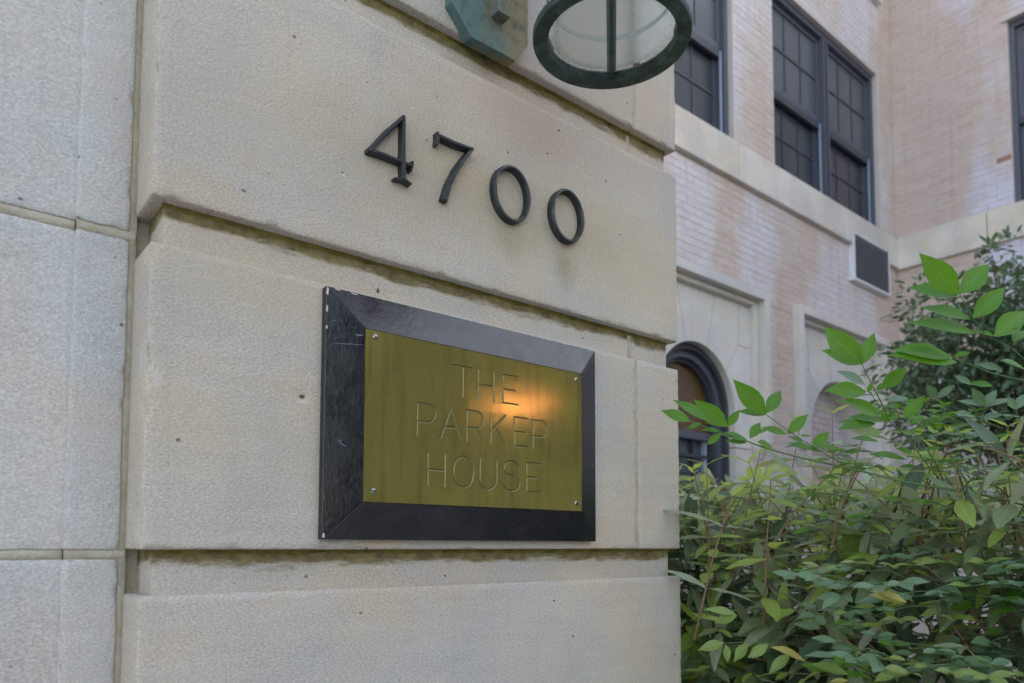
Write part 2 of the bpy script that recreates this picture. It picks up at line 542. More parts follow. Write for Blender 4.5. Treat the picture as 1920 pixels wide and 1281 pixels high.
M['dark'] = mk('dark_void', (0.02, 0.02, 0.022), 0.9)
t = NT('garden_soil')
M['soil'] = t.done(t.mix(t.noise(6, 5, 0.7), (0.10, 0.075, 0.05), (0.20, 0.17, 0.13)), 0.95, normal=t.bump(t.noise(40, 5, 0.7), 1.0, 0.02))
t = NT('pavement')
M['pave'] = t.done(t.mix(t.noise(3, 5, 0.7), (0.34, 0.32, 0.29), (0.42, 0.40, 0.37)), 0.9, normal=t.bump(t.noise(120, 4, 0.7), 0.5, 0.003))


def leaf_mat(name, col, back, gloss=0.4, trans=0.35, tcol=None, vein=0.0):
    t = NT(name)
    f = t.noise(14, 3, 0.6)
    c = t.mix(f, tuple(x * 0.74 for x in col), tuple(x * 1.24 for x in col))
    c = t.mix(t.geo.outputs['Backfacing'], c, back)
    uvn = t.n.new('ShaderNodeUVMap')
    uu = t.xyz(uvn.outputs[0])
    av = t.math('ABSOLUTE', t.math('SUBTRACT', uu[1], 0.5))
    rib = t.ramp(av, [(0.012, 1.0), (0.045, 0.0)])
    ph = t.math('SUBTRACT', t.math('MULTIPLY', uu[0], 62.0), t.math('MULTIPLY', av, 46.0))
    side = t.ramp(t.math('MULTIPLY_ADD', t.math('SINE', ph), 0.5, 0.5), [(0.72, 0.0), (0.96, 1.0)])
    vn = t.math('MAXIMUM', rib, t.math('MULTIPLY', side, 0.45 if vein else 0.25))
    c = t.mix(t.math('MULTIPLY', vn, 0.55 if vein else 0.40), c, tuple(min(1, x * 1.7 + 0.04) for x in col))
    # a few browned spots and edges
    sp_ = t.math('MULTIPLY', t.ramp(t.noise(55, 2, 0.5), [(0.68, 0.0), (0.72, 1.0)]), 0.6)
    c = t.mix(sp_, c, (0.16, 0.10, 0.05))
    hh = t.math('SUBTRACT', t.math('MULTIPLY', t.noise(110, 3, 0.6), 0.5), vn)
    n = t.bump(hh, max(0.35, vein), 0.0012)
    t.done(c, gloss, normal=n, spec=0.45)
    tr = t.n.new('ShaderNodeBsdfTranslucent')
    t.put(tr.inputs[0], tcol or tuple(min(1, x * 1.6) for x in col))
    ms = t.n.new('ShaderNodeMixShader')
    ms.inputs[0].default_value = trans
    t.l.new(t.p.outputs[0], ms.inputs[1])
    t.l.new(tr.outputs[0], ms.inputs[2])
    t.l.new(ms.outputs[0], t.out.inputs[0])
    return t.m


LM = {
    'nan_a': leaf_mat('nandina_green', (0.085, 0.215, 0.018), (0.10, 0.23, 0.03), 0.42, 0.40, (0.20, 0.45, 0.015)),
    'nan_b': leaf_mat('nandina_sky_sheen', (0.13, 0.215, 0.115), (0.15, 0.25, 0.11), 0.33, 0.22, (0.17, 0.34, 0.09)),  # greyer green: sky sheen put into the leaflets' colour
    'nan_c': leaf_mat('nandina_olive', (0.20, 0.28, 0.075), (0.22, 0.30, 0.10), 0.42, 0.32, (0.36, 0.48, 0.07)),
    'nan_y': leaf_mat('nandina_yellowing', (0.42, 0.38, 0.10), (0.38, 0.35, 0.13), 0.45, 0.3, (0.52, 0.44, 0.08)),
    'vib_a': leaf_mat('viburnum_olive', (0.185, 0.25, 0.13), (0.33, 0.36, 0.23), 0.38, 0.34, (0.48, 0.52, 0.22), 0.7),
    'vib_b': leaf_mat('viburnum_dark_shade', (0.075, 0.125, 0.075), (0.21, 0.25, 0.16), 0.28, 0.25, (0.24, 0.33, 0.12), 0.8),  # dark green: shade inside the hedge put into the leaf colour
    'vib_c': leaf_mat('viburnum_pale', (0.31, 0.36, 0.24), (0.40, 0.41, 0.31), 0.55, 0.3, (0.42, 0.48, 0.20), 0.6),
    'vib_y': leaf_mat('viburnum_young_lit', (0.27, 0.38, 0.085), (0.34, 0.44, 0.16), 0.5, 0.42, (0.62, 0.76, 0.14), 0.5),  # yellow-green: light on the hedge top put into the leaf colour
    'cam_a': leaf_mat('camellia_dark', (0.055, 0.10, 0.055), (0.13, 0.18, 0.09), 0.28, 0.15, (0.12, 0.22, 0.06)),
    'cam_b': leaf_mat('camellia_mid', (0.085, 0.145, 0.085), (0.17, 0.22, 0.12), 0.28, 0.2, (0.17, 0.30, 0.09)),
    'cam_c': leaf_mat('camellia_light', (0.15, 0.23, 0.16), (0.20, 0.27, 0.17), 0.3, 0.22, (0.22, 0.36, 0.13)),
    'far': leaf_mat('tree_screen_leaf', (0.055, 0.085, 0.03), (0.07, 0.10, 0.04), 0.6, 0.1, (0.10, 0.16, 0.04)),
}
M['twig'] = mk('viburnum_twig', (0.21, 0.135, 0.075), 0.8, vary=0.3, nscale=30, bumps=(200, 0.5, 0.001))
M['greenstem'] = mk('nandina_stem', (0.085, 0.14, 0.045), 0.6, vary=0.3, nscale=30)
M['bark'] = mk('camellia_bark', (0.11, 0.085, 0.065), 0.9, vary=0.3, nscale=15, bumps=(60, 0.6, 0.004))

# ------------------------------------------------------------------ ground
GZ = -1.5
o = MB().add([(-150, -150, GZ), (150, -150, GZ), (150, 150, GZ), (-150, 150, GZ)], [(0, 1, 2, 3)]).build('ground', M['pave'], kind='structure')
o = MB().add([(1.25, -1.6, GZ + 0.004), (9.5, -1.6, GZ + 0.004), (9.5, 2.9, GZ + 0.004), (1.25, 2.9, GZ + 0.004)], [(0, 1, 2, 3)]).build('planting_bed', M['soil'], kind='structure')


# ------------------------------------------------------------------ unseen tree screen, added to block the low sun and darken the brass's reflection
def build_tree_screen():
    n = 70000
    az0, az1 = math.radians(-8), math.radians(112)      # measured from -Y towards +X
    a = nrng.uniform(az0, az1, n)
    sa0 = math.atan2(SUN_DIR.x, -SUN_DIR.y)
    a[:15000] = nrng.uniform(sa0 - 0.22, sa0 + 0.24, 15000)  # extra leaves packed around the sun's direction to block it
    r = nrng.uniform(13.0, 17.5, n)
    top = 7.6 + 1.6 * np.sin(a * 9) + 1.1 * np.sin(a * 23 + 1)
    z = GZ + 0.2 + nrng.random(n) ** 0.85 * top
    z[:15000] = nrng.uniform(-0.6, 7.2, 15000)
    C_ = np.stack([np.sin(a) * r, -np.cos(a) * r, z], -1)
    # gap shaped to let the low sun glint on the plaque
    src = np.array([0.83, 0.0, 0.20])
    d = C_ - src
    el = np.degrees(np.arctan2(d[:, 2], np.hypot(d[:, 0], d[:, 1])))
    azz = np.degrees(np.arctan2(d[:, 0], -d[:, 1]))
    sa, se = math.degrees(math.atan2(SUN_DIR.x, -SUN_DIR.y)), 11.0
    gap = ((azz - sa - GAP[0]) / GAP[2]) ** 2 + ((el - se - GAP[1]) / GAP[3]) ** 2 < 1
    thin = (((azz - sa - 3.6) / 3.4) ** 2 + ((el - se - 0.2) / 1.5) ** 2 < 1) & (nrng.random(n) < 0.58)  # leaves thinned to spread the glint sideways
    keep = ~(gap | thin)
    C_ = C_[keep]
    n = len(C_)
    s_ = nrng.uniform(0.14, 0.30, n)
    u = nrng.normal(size=(n, 3))
    u /= np.linalg.norm(u, axis=1)[:, None]
    w = np.cross(u, nrng.normal(size=(n, 3)))
    w /= np.linalg.norm(w, axis=1)[:, None]
    P = np.stack([C_ + u * s_[:, None], C_ + w * s_[:, None] * 0.6, C_ - u * s_[:, None], C_ - w * s_[:, None] * 0.6], 1).reshape(-1, 3)
    me = bpy.data.meshes.new('tree_screen')
    me.vertices.add(len(P))
    me.vertices.foreach_set('co', P.ravel())
    me.loops.add(n * 4)
    me.loops.foreach_set('vertex_index', np.arange(n * 4))
    me.polygons.add(n)
    me.polygons.foreach_set('loop_start', np.arange(0, n * 4, 4))
    me.polygons.foreach_set('loop_total', np.full(n, 4))
    me.materials.append(LM['far'])
    me.update()
    o = mesh_obj('tree_screen', me, kind='stuff')
    o['label'] = 'unseen leafy tree screen added to block the low sun, mirrored in the brass plate'
    o['category'] = 'trees'


GAP = (-0.35, 0.1, 0.95, 0.95)      # centre offset and half size of the gap, degrees
build_tree_screen()

# ------------------------------------------------------------------ stone blocks
def rbox(name, mat, parent, x0, x1, y0, y1, z0, z1, r=0.003, step=0.009, chip=1.0, wob=0.0006, seed=0, dents=()):
    """a dressed stone: rounded, slightly uneven, chipped along its arrises"""
    def lines(a, b, st):
        n = max(1, int(round((b - a - 2 * r) / st)))
        return np.array([a, a + r * 0.35, a + r] + [a + r + (b - a - 2 * r) * i / n for i in range(1, n)] + [b - r, b - r * 0.35, b])
    X, Y, Z = lines(x0, x1, step), lines(y0, y1, max(step, (y1 - y0) / 12)), lines(z0, z1, step)
    P, F = [], []
    off = 0

    def face(A, B, make, flip):
        nonlocal off
        g = np.array([[make(a, b) for b in B] for a in A]).reshape(-1, 3)
        na, nb = len(A), len(B)
        i = np.arange(na - 1)[:, None] * nb + np.arange(nb - 1)[None, :]
        q = np.stack([i, i + 1, i + nb + 1, i + nb], -1).reshape(-1, 4) + off
        if flip:
            q = q[:, ::-1]
        P.append(g)
        F.append(q)
        off += len(g)
    face(X, Z, lambda a, b: (a, y0, b), True)
    face(Y, Z, lambda a, b: (x0, a, b), False)
    face(Y, Z, lambda a, b: (x1, a, b), True)
    face(X, Y, lambda a, b: (a, b, z0), False)
    face(X, Y, lambda a, b: (a, b, z1), True)
    P, F = np.concatenate(P), np.concatenate(F)
    key = np.round(P * 1e5).astype(np.int64)
    _, first, inv = np.unique(key, axis=0, return_index=True, return_inverse=True)
    P = P[first]
    F = inv.reshape(-1)[F]
    lo = np.array([x0 + r, y0 + r, z0 + r])
    hi = np.array([x1 - r, y1 + 1, z1 - r])
    inner = np.clip(P, lo, hi)
    d = P - inner
    ln = np.linalg.norm(d, axis=1)
    nz = ln > 1e-9
    P[nz] = inner[nz] + d[nz] / ln[nz, None] * r
    nd = np.zeros_like(d)
    nd[nz] = d[nz] / ln[nz, None]
    edge = (np.sort(np.abs(nd), axis=1)[:, 1] > 0.15)
    sv = Vector((seed * 3.1, seed * 1.7, seed * 0.9))
    for i in range(len(P)):
        p = Vector(P[i])
        w = noise.noise(p * 9 + sv) * wob
        if edge[i]:
            n1 = noise.noise(p * 45 + sv)
            n2 = noise.noise(p * 140 + sv)
            w -= (max(0, n1 - 0.22) * 0.012 + max(0, n2 - 0.05) * 0.0028) * chip
        for (dx, dz, dr, dp) in dents:
            dist = math.hypot(p.x - dx, p.z - dz)
            if dist < dr and nd[i][1] < -0.9:
                w -= dp * (1 - (dist / dr) ** 2)
        P[i] += nd[i] * w
    me = bpy.data.meshes.new(name)
    me.vertices.add(len(P))
    me.vertices.foreach_set('co', P.ravel())
    me.loops.add(len(F) * 4)
    me.loops.foreach_set('vertex_index', F.ravel())
    me.polygons.add(len(F))
    me.polygons.foreach_set('loop_start', np.arange(0, len(F) * 4, 4))
    me.polygons.foreach_set('loop_total', np.full(len(F), 4))
    me.polygons.foreach_set('use_smooth', np.ones(len(F), bool))
    me.materials.append(mat)
    me.update()
    me.validate()
    return mesh_obj(name, me, parent)


def bead(name, mat, parent, x0, x1, y, z_top, hmin, hvar, depth=0.006, n=160, seed=0):
    """an uneven strip of old mortar or moss hanging under a ledge, against the plane y"""
    m = MB()
    vs_, fs_ = [], []
    for i in range(n + 1):
        x = x0 + (x1 - x0) * i / n
        h = hmin + hvar * (0.5 + 0.5 * noise.noise(Vector((x * 22, seed, 0)))) + 0.0015 * noise.noise(Vector((x * 160, seed, 3)))
        dp = depth * (0.8 + 0.5 * noise.noise(Vector((x * 60, seed, 7))))
        vs_ += [(x, y - dp, z_top), (x, y - dp * 0.85, z_top - h * 0.45), (x, y - dp * 0.35, z_top - h * 0.85), (x, y + 0.001, z_top - h)]
    for i in range(n):
        a = i * 4
        for k in range(3):
            fs_.append((a + k, a + k + 1, a + k + 5, a + k + 4))
    m.add(vs_, fs_)
    return m.build(name, mat, parent, smooth=True)


XL, XR = 0.2231, 1.2988
RS = 0.019           # depth of the rusticated channels
JT = [(0.8871, 0.8295), (0.4504, 0.3888), (-0.0061, -0.0651)]   # (bottom of the upper block, top of the lower block)
PITCH = 0.4467
pier = empty('stone_pier', 'rusticated limestone pier carrying the house number and brass plaque', 'stone pier', (0.76, 0.3, GZ))
pier.location = (0, 0, 0)
bounds = [(JT[0][0], JT[0][0] + 0.389), (JT[1][0], JT[0][1]), (JT[2][0], JT[1][1]), (JT[2][1] - 0.389, JT[2][1])]
joints = [1.1835, None, 1.1835, None]
jx = 1.160
for k, (z0, z1) in enumerate(bounds):
    cut = jx if k in (0, 2) else None
    segs = [(XL, XR)] if cut is None else [(XL, cut - 0.0035), (cut + 0.0035, XR)]
    for j, (a, b) in enumerate(segs):
        dents = ()
        if k == 2 and j == 0:
            dents = ((0.4300, 0.2145, 0.007, 0.004), (0.4235, 0.2130, 0.006, 0.002))
        if k == 1:
            dents = ((0.488, 0.5665, 0.006, 0.0012),)
        rbox('stone', M['pier'], pier, a, b, 0, 0.5, z0, z1, r=0.0035, step=0.008, seed=k * 3 + j, chip=0.75, dents=dents)
    if cut:
        MB().box(cut - 0.0045, cut + 0.0045, 0.0015, 0.4, z0 + 0.001, z1 - 0.001).build('mortar_joint', M['mortar'], pier)
# blocks above and below the picture
for z0, z1 in ((bounds[0][1] + 0.06, bounds[0][1] + 0.45), (bounds[0][1] + 0.51, bounds[0][1] + 0.90), (bounds[3][0] - 0.45, bounds[3][0] - 0.06), (bounds[3][0] - 0.90, bounds[3][0] - 0.51), (GZ, bounds[3][0] - 0.96)):
    MB().box(XL, XR, 0, 0.5, z0, z1).build('stone', M['pier'], pier, bevel=0.004)
MB().box(XL - 0.03, XR + 0.03, -0.03, 0.53, bounds[0][1] + 0.90, bounds[0][1] + 1.0).build('cap_stone', M['pier'], pier, bevel=0.006)
# recessed courses in the channels
for k, (zt, zb) in enumerate(JT + [(bounds[0][1] + 0.06, bounds[0][1]), (bounds[0][1] + 0.51, bounds[0][1] + 0.45), (bounds[3][0], bounds[3][0] - 0.06), (bounds[3][0] - 0.45, bounds[3][0] - 0.51), (bounds[3][0] - 0.90, bounds[3][0] - 0.96)]):
    cut = 1.159 if k in (0, 1) else None
    segs = [(XL + RS, XR - RS)] if cut is None else [(XL + RS, cut - 0.006), (cut + 0.006, XR - RS)]
    for a, b in segs:
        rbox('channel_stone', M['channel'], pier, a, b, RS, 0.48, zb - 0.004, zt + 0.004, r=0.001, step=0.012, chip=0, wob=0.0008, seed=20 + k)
    if cut:
        MB().box(cut - 0.007, cut + 0.007, RS + 0.0012, 0.4, zb, zt).build('mortar_joint', M['mortar'], pier)
    if k < 3:
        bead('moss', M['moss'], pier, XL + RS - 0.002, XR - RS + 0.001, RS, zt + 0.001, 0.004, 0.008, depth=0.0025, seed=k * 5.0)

# left wall, set back behind the pier
lw = empty('stone_wall', 'pale limestone wall of tall blocks set back left of the pier', 'stone wall')
LWY = 0.080
for z0, z1 in ((0.8645, 1.29), (0.4255, 0.8515), (-0.0070, 0.4125), (-0.4450, -0.0190), (-0.883, -0.458), (GZ, -0.896)):
    vis = -0.5 < z0 < 0.6
    for (a, b, y, st) in ((-1.6, -0.62, LWY + 0.009, 0.03), (-0.608, 0.1750, LWY + 0.009, 0.010), (0.1515, 0.2150, LWY, 0.006)):
        if vis:
            rbox('stone', M['wallstone'], lw, a, b, y, 0.45, z0, z1, r=0.0028, step=st, seed=z0 * 10 + a, chip=0.8, wob=0.001)
        else:
            MB().box(a, b, y, 0.45, z0, z1).build('stone', M['wallstone'], lw, bevel=0.003)
mo = MB()
for zc, h in ((0.858, 0.013), (0.419, 0.013), (-0.013, 0.012), (-0.4515, 0.013), (-0.8895, 0.013)):
    # uneven bed joint, a little proud in places
    n = 120
    for (xa, xb, yy) in ((-1.6, 0.1515, LWY + 0.010), (0.1520, 0.222, LWY + 0.0015)):
        vs_, fs_ = [], []
        for i in range(n + 1):
            x = xa + (xb - xa) * i / n
            e = 0.0012 * noise.noise(Vector((x * 120, zc, 1)))
            g = 0.0012 * noise.noise(Vector((x * 70, zc, 4)))
            vs_ += [(x, yy + 0.004, zc + h * 0.62 + e), (x, yy - 0.0004 + g, zc + h * 0.35), (x, yy - 0.0002 - g, zc - h * 0.35), (x, yy + 0.004, zc - h * 0.62 - e)]
        for i in range(n):
            for k in range(3):
                a = i * 4 + k
                fs_.append((a, a + 1, a + 5, a + 4))
        mo.add(vs_, fs_)
mo.build('mortar_joint', M['mortar'], lw, smooth=True)
# vertical joint between wall and pier
vs_, fs_ = [], []
n = 400
for i in range(n + 1):
    z = GZ + (1.3 - GZ) * i / n
    e = 0.0025 * noise.noise(Vector((z * 30, 2, 1))) + 0.001 * noise.noise(Vector((z * 150, 2, 1)))
    vs_ += [(0.2138 + e * 0.5, LWY + 0.006, z), (0.2160 + e * 0.7, LWY + 0.0035, z), (0.2195, LWY + 0.0040 + e * 0.5, z), (0.2245, LWY + 0.006, z)]
for i in range(n):
    for k in range(3):
        a = i * 4 + k
        fs_.append((a, a + 4, a + 5, a + 1))
MB().add(vs_, fs_).build('vertical_joint', M['mortar'], lw, smooth=True)
MB().box(-1.6, 0.25, 0.10, 0.44, GZ, 1.28).build('core', M['mortar'], lw)
MB().box(-1.62, 0.222, 0.05, 0.47, 1.29, 1.39).build('coping_stone', M['wallstone'], lw, bevel=0.006)


# ------------------------------------------------------------------ house number digits
def bevel_bar(mb, pts, widths, y_back=0.0, y_mid=-0.0115, y_front=-0.0150, shrink=0.55):
    """a cast stroke: polyline in (x, z) with width per point, straight sides then a sloped ridge"""
    n = len(pts)
    L, R = [], []
    for i in range(n):
        p0, p1 = pts[max(i - 1, 0)], pts[min(i + 1, n - 1)]
        tx, tz = p1[0] - p0[0], p1[1] - p0[1]
        l = math.hypot(tx, tz)
        nx, nz_ = -tz / l, tx / l
        L.append((nx, nz_))
    rows = []
    for i in range(n):
        x, z = pts[i]
        nx, nz_ = L[i]
        w = widths[i] / 2
        rows.append([(x + nx * w, y_back, z + nz_ * w), (x + nx * w, y_mid, z + nz_ * w), (x + nx * w * shrink, y_front, z + nz_ * w * shrink),
                     (x - nx * w * shrink, y_front, z - nz_ * w * shrink), (x - nx * w, y_mid, z - nz_ * w), (x - nx * w, y_back, z - nz_ * w)])
    vs_ = [p for r_ in rows for p in r_]
    fs_ = []
    for i in range(n - 1):
        for k in range(5):
            a = i * 6 + k
            fs_.append((a, a + 1, a + 7, a + 6))
    fs_.append((0, 5, 4, 3, 2, 1))
    e = (n - 1) * 6
    fs_.append((e, e + 1, e + 2, e + 3, e + 4, e + 5))
    mb.add(vs_, fs_)


def ring(mb, cx, cz, a, b, w_side, w_top, n=64, y_back=0.0, y_mid=-0.0115, y_front=-0.0150):
    rows = []
    for i in range(n):
        th = 2 * math.pi * i / n
        c_, s_ = math.cos(th), math.sin(th)
        w = w_side * c_ * c_ + w_top * s_ * s_
        def pt(k, y):
            return (cx + (a - k * w) * c_, y, cz + (b - k * w) * s_)
        rows.append([pt(0, y_back), pt(0, y_mid), pt(0.25, y_front), pt(0.75, y_front), pt(1, y_mid), pt(1, y_back)])
    vs_ = [p for r_ in rows for p in r_]
    fs_ = []
    for i in range(n):
        j = (i + 1) % n
        for k in range(5):
            fs_.append((i * 6 + k, i * 6 + k + 1, j * 6 + k + 1, j * 6 + k))
    mb.add(vs_, fs_)


def fixnormals(o):
    import bmesh
    bm = bmesh.new()
    bm.from_mesh(o.data)
    bmesh.ops.remove_doubles(bm, verts=bm.verts, dist=1e-6)
    bmesh.ops.recalc_face_normals(bm, faces=bm.faces)
    bm.to_mesh(o.data)
    bm.free()


def digit(name, mb, label, smooth=False):
    o = mb.build(name, M['bronze'])
    fixnormals(o)
    if smooth:
        o.data.polygons.foreach_set('use_smooth', [True] * len(o.data.polygons))
        m_ = o.modifiers.new('edges', 'EDGE_SPLIT')
        m_.split_angle = math.radians(28)
    o['label'] = label
    o['category'] = 'house number'
    o['group'] = 'bronze house number digits on the pier'
    return o


m = MB()
bevel_bar(m, [(0.5880, 0.5835), (0.5866, 0.6130), (0.5862, 0.6880)], [0.0082, 0.0080, 0.0066])
bevel_bar(m, [(0.5270, 0.6120), (0.5560, 0.6510), (0.5862, 0.6865)], [0.0058, 0.0074, 0.0062], y_mid=-0.0110, y_front=-0.0145)
bevel_bar(m, [(0.5235, 0.6105), (0.5500, 0.6118), (0.6030, 0.6110)], [0.0062, 0.0068, 0.0056], y_mid=-0.0113, y_front=-0.0147)
bevel_bar(m, [(0.6010, 0.6030), (0.6032, 0.6110), (0.6035, 0.6190)], [0.0040, 0.0052, 0.0036], y_mid=-0.0109, y_front=-0.0141)
bevel_bar(m, [(0.5715, 0.5808), (0.5800, 0.5828), (0.5880, 0.5850), (0.5945, 0.5826), (0.6015, 0.5800)], [0.0030, 0.0042, 0.0066, 0.0046, 0.0034], y_mid=-0.0108, y_front=-0.0143)
digit('digit_four', m, 'dark bronze numeral four with serifs, first of the house number')
m = MB()
bevel_bar(m, [(0.6500, 0.6815), (0.6545, 0.6805), (0.6850, 0.6790), (0.7240, 0.6815)], [0.0052, 0.0072, 0.0078, 0.0062])
bevel_bar(m, [(0.6505, 0.6640), (0.6525, 0.6740), (0.6515, 0.6860)], [0.0040, 0.0056, 0.0040], y_mid=-0.0110, y_front=-0.0143)
bevel_bar(m, [(0.7235, 0.6830), (0.7060, 0.6600), (0.6890, 0.6330), (0.6760, 0.6050), (0.6670, 0.5740)], [0.0062, 0.0082, 0.0090, 0.0098, 0.0110], y_mid=-0.0112, y_front=-0.0147)
digit('digit_seven', m, 'dark bronze numeral seven with a curved tail, beside the four')
m = MB()
ring(m, 0.8125, 0.6310, 0.0435, 0.0520, 0.0080, 0.0066)
digit('digit_zero', m, 'dark bronze numeral zero right after the seven, nearer of two zeros', True)
m = MB()
ring(m, 0.9510, 0.6315, 0.0435, 0.0520, 0.0080, 0.0066)
digit('digit_zero', m, 'dark bronze numeral zero ending the number, above a dark streak', True)

# ------------------------------------------------------------------ plaque
plq = empty('name_plaque', 'engraved brass name plaque with sloping black wooden frame on the pier', 'plaque')
X0, X1, Z0, Z1 = 0.4578, 1.0222, 0.0082, 0.3806
BX0, BX1, BZ0, BZ1 = 0.5150, 0.9682, 0.0643, 0.3238
YE, YF, YB = -0.013, -0.0285, 0.0
g = 0.0002
ex, ez = 0.0035, 0.0035
def rail(c, mat):
    # c: outer a, outer b, inner b, inner a  (x, z)
    m = MB()
    vs_ = [(c[0][0], YB, c[0][1]), (c[1][0], YB, c[1][1]), (c[1][0], YE, c[1][1]), (c[0][0], YE, c[0][1]),
           (c[2][0], YF, c[2][1]), (c[3][0], YF, c[3][1]), (c[2][0], YB, c[2][1]), (c[3][0], YB, c[3][1])]
    m.add(vs_, [(0, 1, 2, 3), (3, 2, 4, 5), (5, 4, 6, 7), (0, 3, 5, 7), (1, 6, 4, 2), (0, 7, 6, 1)])
    o = m.build('frame_rail', mat, plq)
    fixnormals(o)
    b = o.modifiers.new('bevel', 'BEVEL')
    b.width = 0.0012
    b.segments = 2
    b.limit_method = 'ANGLE'
    b.angle_limit = math.radians(15)
    for p in o.data.polygons:
        p.use_smooth = True
    b.harden_normals = True
    return o
rail([(X0, Z1 - g), (X0, Z0 + g), (BX0, BZ0 + g), (BX0, BZ1 - g)], M['paint'])
rail([(X1, Z0 + g), (X1, Z1 - g), (BX1, BZ1 - g), (BX1, BZ0 + g)], M['paint'])
rail([(X1 - g, Z1), (X0 + g, Z1), (BX0 + g, BZ1), (BX1 - g, BZ1)], M['paint_along'])
rail([(X0 + g, Z0), (X1 - g, Z0), (BX1 - g, BZ0), (BX0 + g, BZ0)], M['paint_along'])
MB().box(BX0 + 0.001, BX1 - 0.001, YF + 0.0035, 0, BZ0 + 0.001, BZ1 - 0.001).build('backing_board', M['paint'], plq)
# chips and scratches in the black paint, lying on the left rail's slope and edge
m = MB()
def onslope(x):   # left rail slope depth
    return YE + (YF - YE) * (x - X0) / (BX0 - X0) - 0.00035
def scratch(p, q, w, lift=0.0, n=10):
    vs_, fs_ = [], []
    for i in range(n + 1):
        s_ = i / n
        x = p[0] + (q[0] - p[0]) * s_
        z = p[1] + (q[1] - p[1]) * s_ + 0.0012 * noise.noise(Vector((x * 90, s_ * 3, 5)))
        ww = w * math.sin(math.pi * (0.06 + 0.88 * s_)) * (0.7 + 0.6 * abs(noise.noise(Vector((x * 300, z * 300, 1)))))
        vs_ += [(x, onslope(x) - lift, z - ww / 2), (x, onslope(x) - lift, z + ww / 2)]
    for i in range(n):
        fs_.append((2 * i, 2 * i + 2, 2 * i + 3, 2 * i + 1))
    m.add(vs_, fs_)
scratch((0.4665, 0.2955), (0.5130, 0.2985), 0.0012)
scratch((0.4990, 0.3120), (0.5125, 0.3130), 0.0022)
scratch((0.4640, 0.3280), (0.4720, 0.3300), 0.0008)
scratch((0.4700, 0.3030), (0.4750, 0.3050), 0.0010)
scratch((0.4780, 0.1520), (0.4900, 0.1440), 0.0016)
scratch((0.4770, 0.1535), (0.4840, 0.1530), 0.0014)
m.build('scratch', mk('scratched_paint', (0.13, 0.15, 0.20), 0.5), plq)
m = MB()
for (x, z, w, h) in ((X0 + 0.0015, Z1 - 0.008, 0.0018, 0.007), (X0 + 0.0010, Z1 - 0.034, 0.0012, 0.006), (X0 + 0.0012, Z1 - 0.062, 0.0012, 0.003), (X0 + 0.002, Z0 + 0.006, 0.0016, 0.004)):
    m.add([(x - w, YE - 0.0016, z - h * 0.6), (x + w * 0.6, YE - 0.0024, z - h), (x + w, YE - 0.0026, z + h * 0.4), (x - w * 0.2, YE - 0.0018, z + h)], [(0, 1, 2, 3)])
for (x, z, w, h) in ((0.476, Z1 - 0.0022, 0.004, 0.0010), (0.503, Z1 - 0.0026, 0.005, 0.0009)):
    yy = YE - (Z1 - z) * (YE - YF) / 0.0568 - 0.0006
    m.add([(x - w, yy, z - h), (x + w, yy - 0.0003, z - h), (x + w, yy, z + h * 0.5), (x - w, yy, z + h)], [(0, 1, 2, 3)])
m.build('paint_chip', M['chip'], plq, kind='stuff')


# engraved letters: strokes in plaque coordinates (x, z)
def arc(cx, cz, rx, rz, a0, a1, n=18):
    return [(cx + rx * math.cos(math.radians(a0 + (a1 - a0) * i / n)), cz + rz * math.sin(math.radians(a0 + (a1 - a0) * i / n))) for i in range(n + 1)]


def glyph(ch, x0, x1, z0, z1):
    w, h = x1 - x0, z1 - z0
    zm = z0 + h * 0.5
    if ch == 'T':
        return [[(x0, z1), (x1, z1)], [((x0 + x1) / 2, z1), ((x0 + x1) / 2, z0)]]
    if ch == 'H':
        return [[(x0, z0), (x0, z1)], [(x1, z0), (x1, z1)], [(x0, zm), (x1, zm)]]
    if ch == 'E':
        return [[(x1, z1), (x0, z1), (x0, z0), (x1, z0)], [(x0, zm), (x0 + w * 0.75, zm)]]
    if ch in 'PR':
        zb = z0 + h * 0.43
        rr = (z1 - zb) / 2
        bowl = [(x0, z1), (x1 - rr, z1)] + arc(x1 - rr, zb + rr, rr, rr, 90, -90) + [(x0, zb)]
        s_ = [[(x0, z0), (x0, z1)], bowl]
        if ch == 'R':
            s_.append([(x0 + w * 0.62, zb), (x1, z0)])
        return s_
    if ch == 'A':
        xm = (x0 + x1) / 2
        return [[(x0, z0), (xm, z1), (x1, z0)], [(x0 + w * 0.18, z0 + h * 0.36), (x1 - w * 0.18, z0 + h * 0.36)]]
    if ch == 'K':
        return [[(x0, z0), (x0, z1)], [(x1, z1), (x0, z0 + h * 0.36)], [(x0 + w * 0.33, z0 + h * 0.60), (x1, z0)]]
    if ch == 'O':
        return [arc((x0 + x1) / 2, zm, w / 2, h / 2, 0, 360, 40)]
    if ch == 'U':
        r_ = w / 2
        return [[(x0, z1), (x0, z0 + r_)] + arc(x0 + r_, z0 + r_, r_, r_, 180, 360) + [(x1, z1)]]
    if ch == 'S':
        r_ = h * 0.25
        xm = (x0 + x1) / 2
        a = arc(xm, z1 - r_, w / 2 * 0.93, r_, 20, 250, 18)
        b = arc(xm, z0 + r_, w / 2, r_ * 1.04, 68, -160, 18)
        return [a + b]


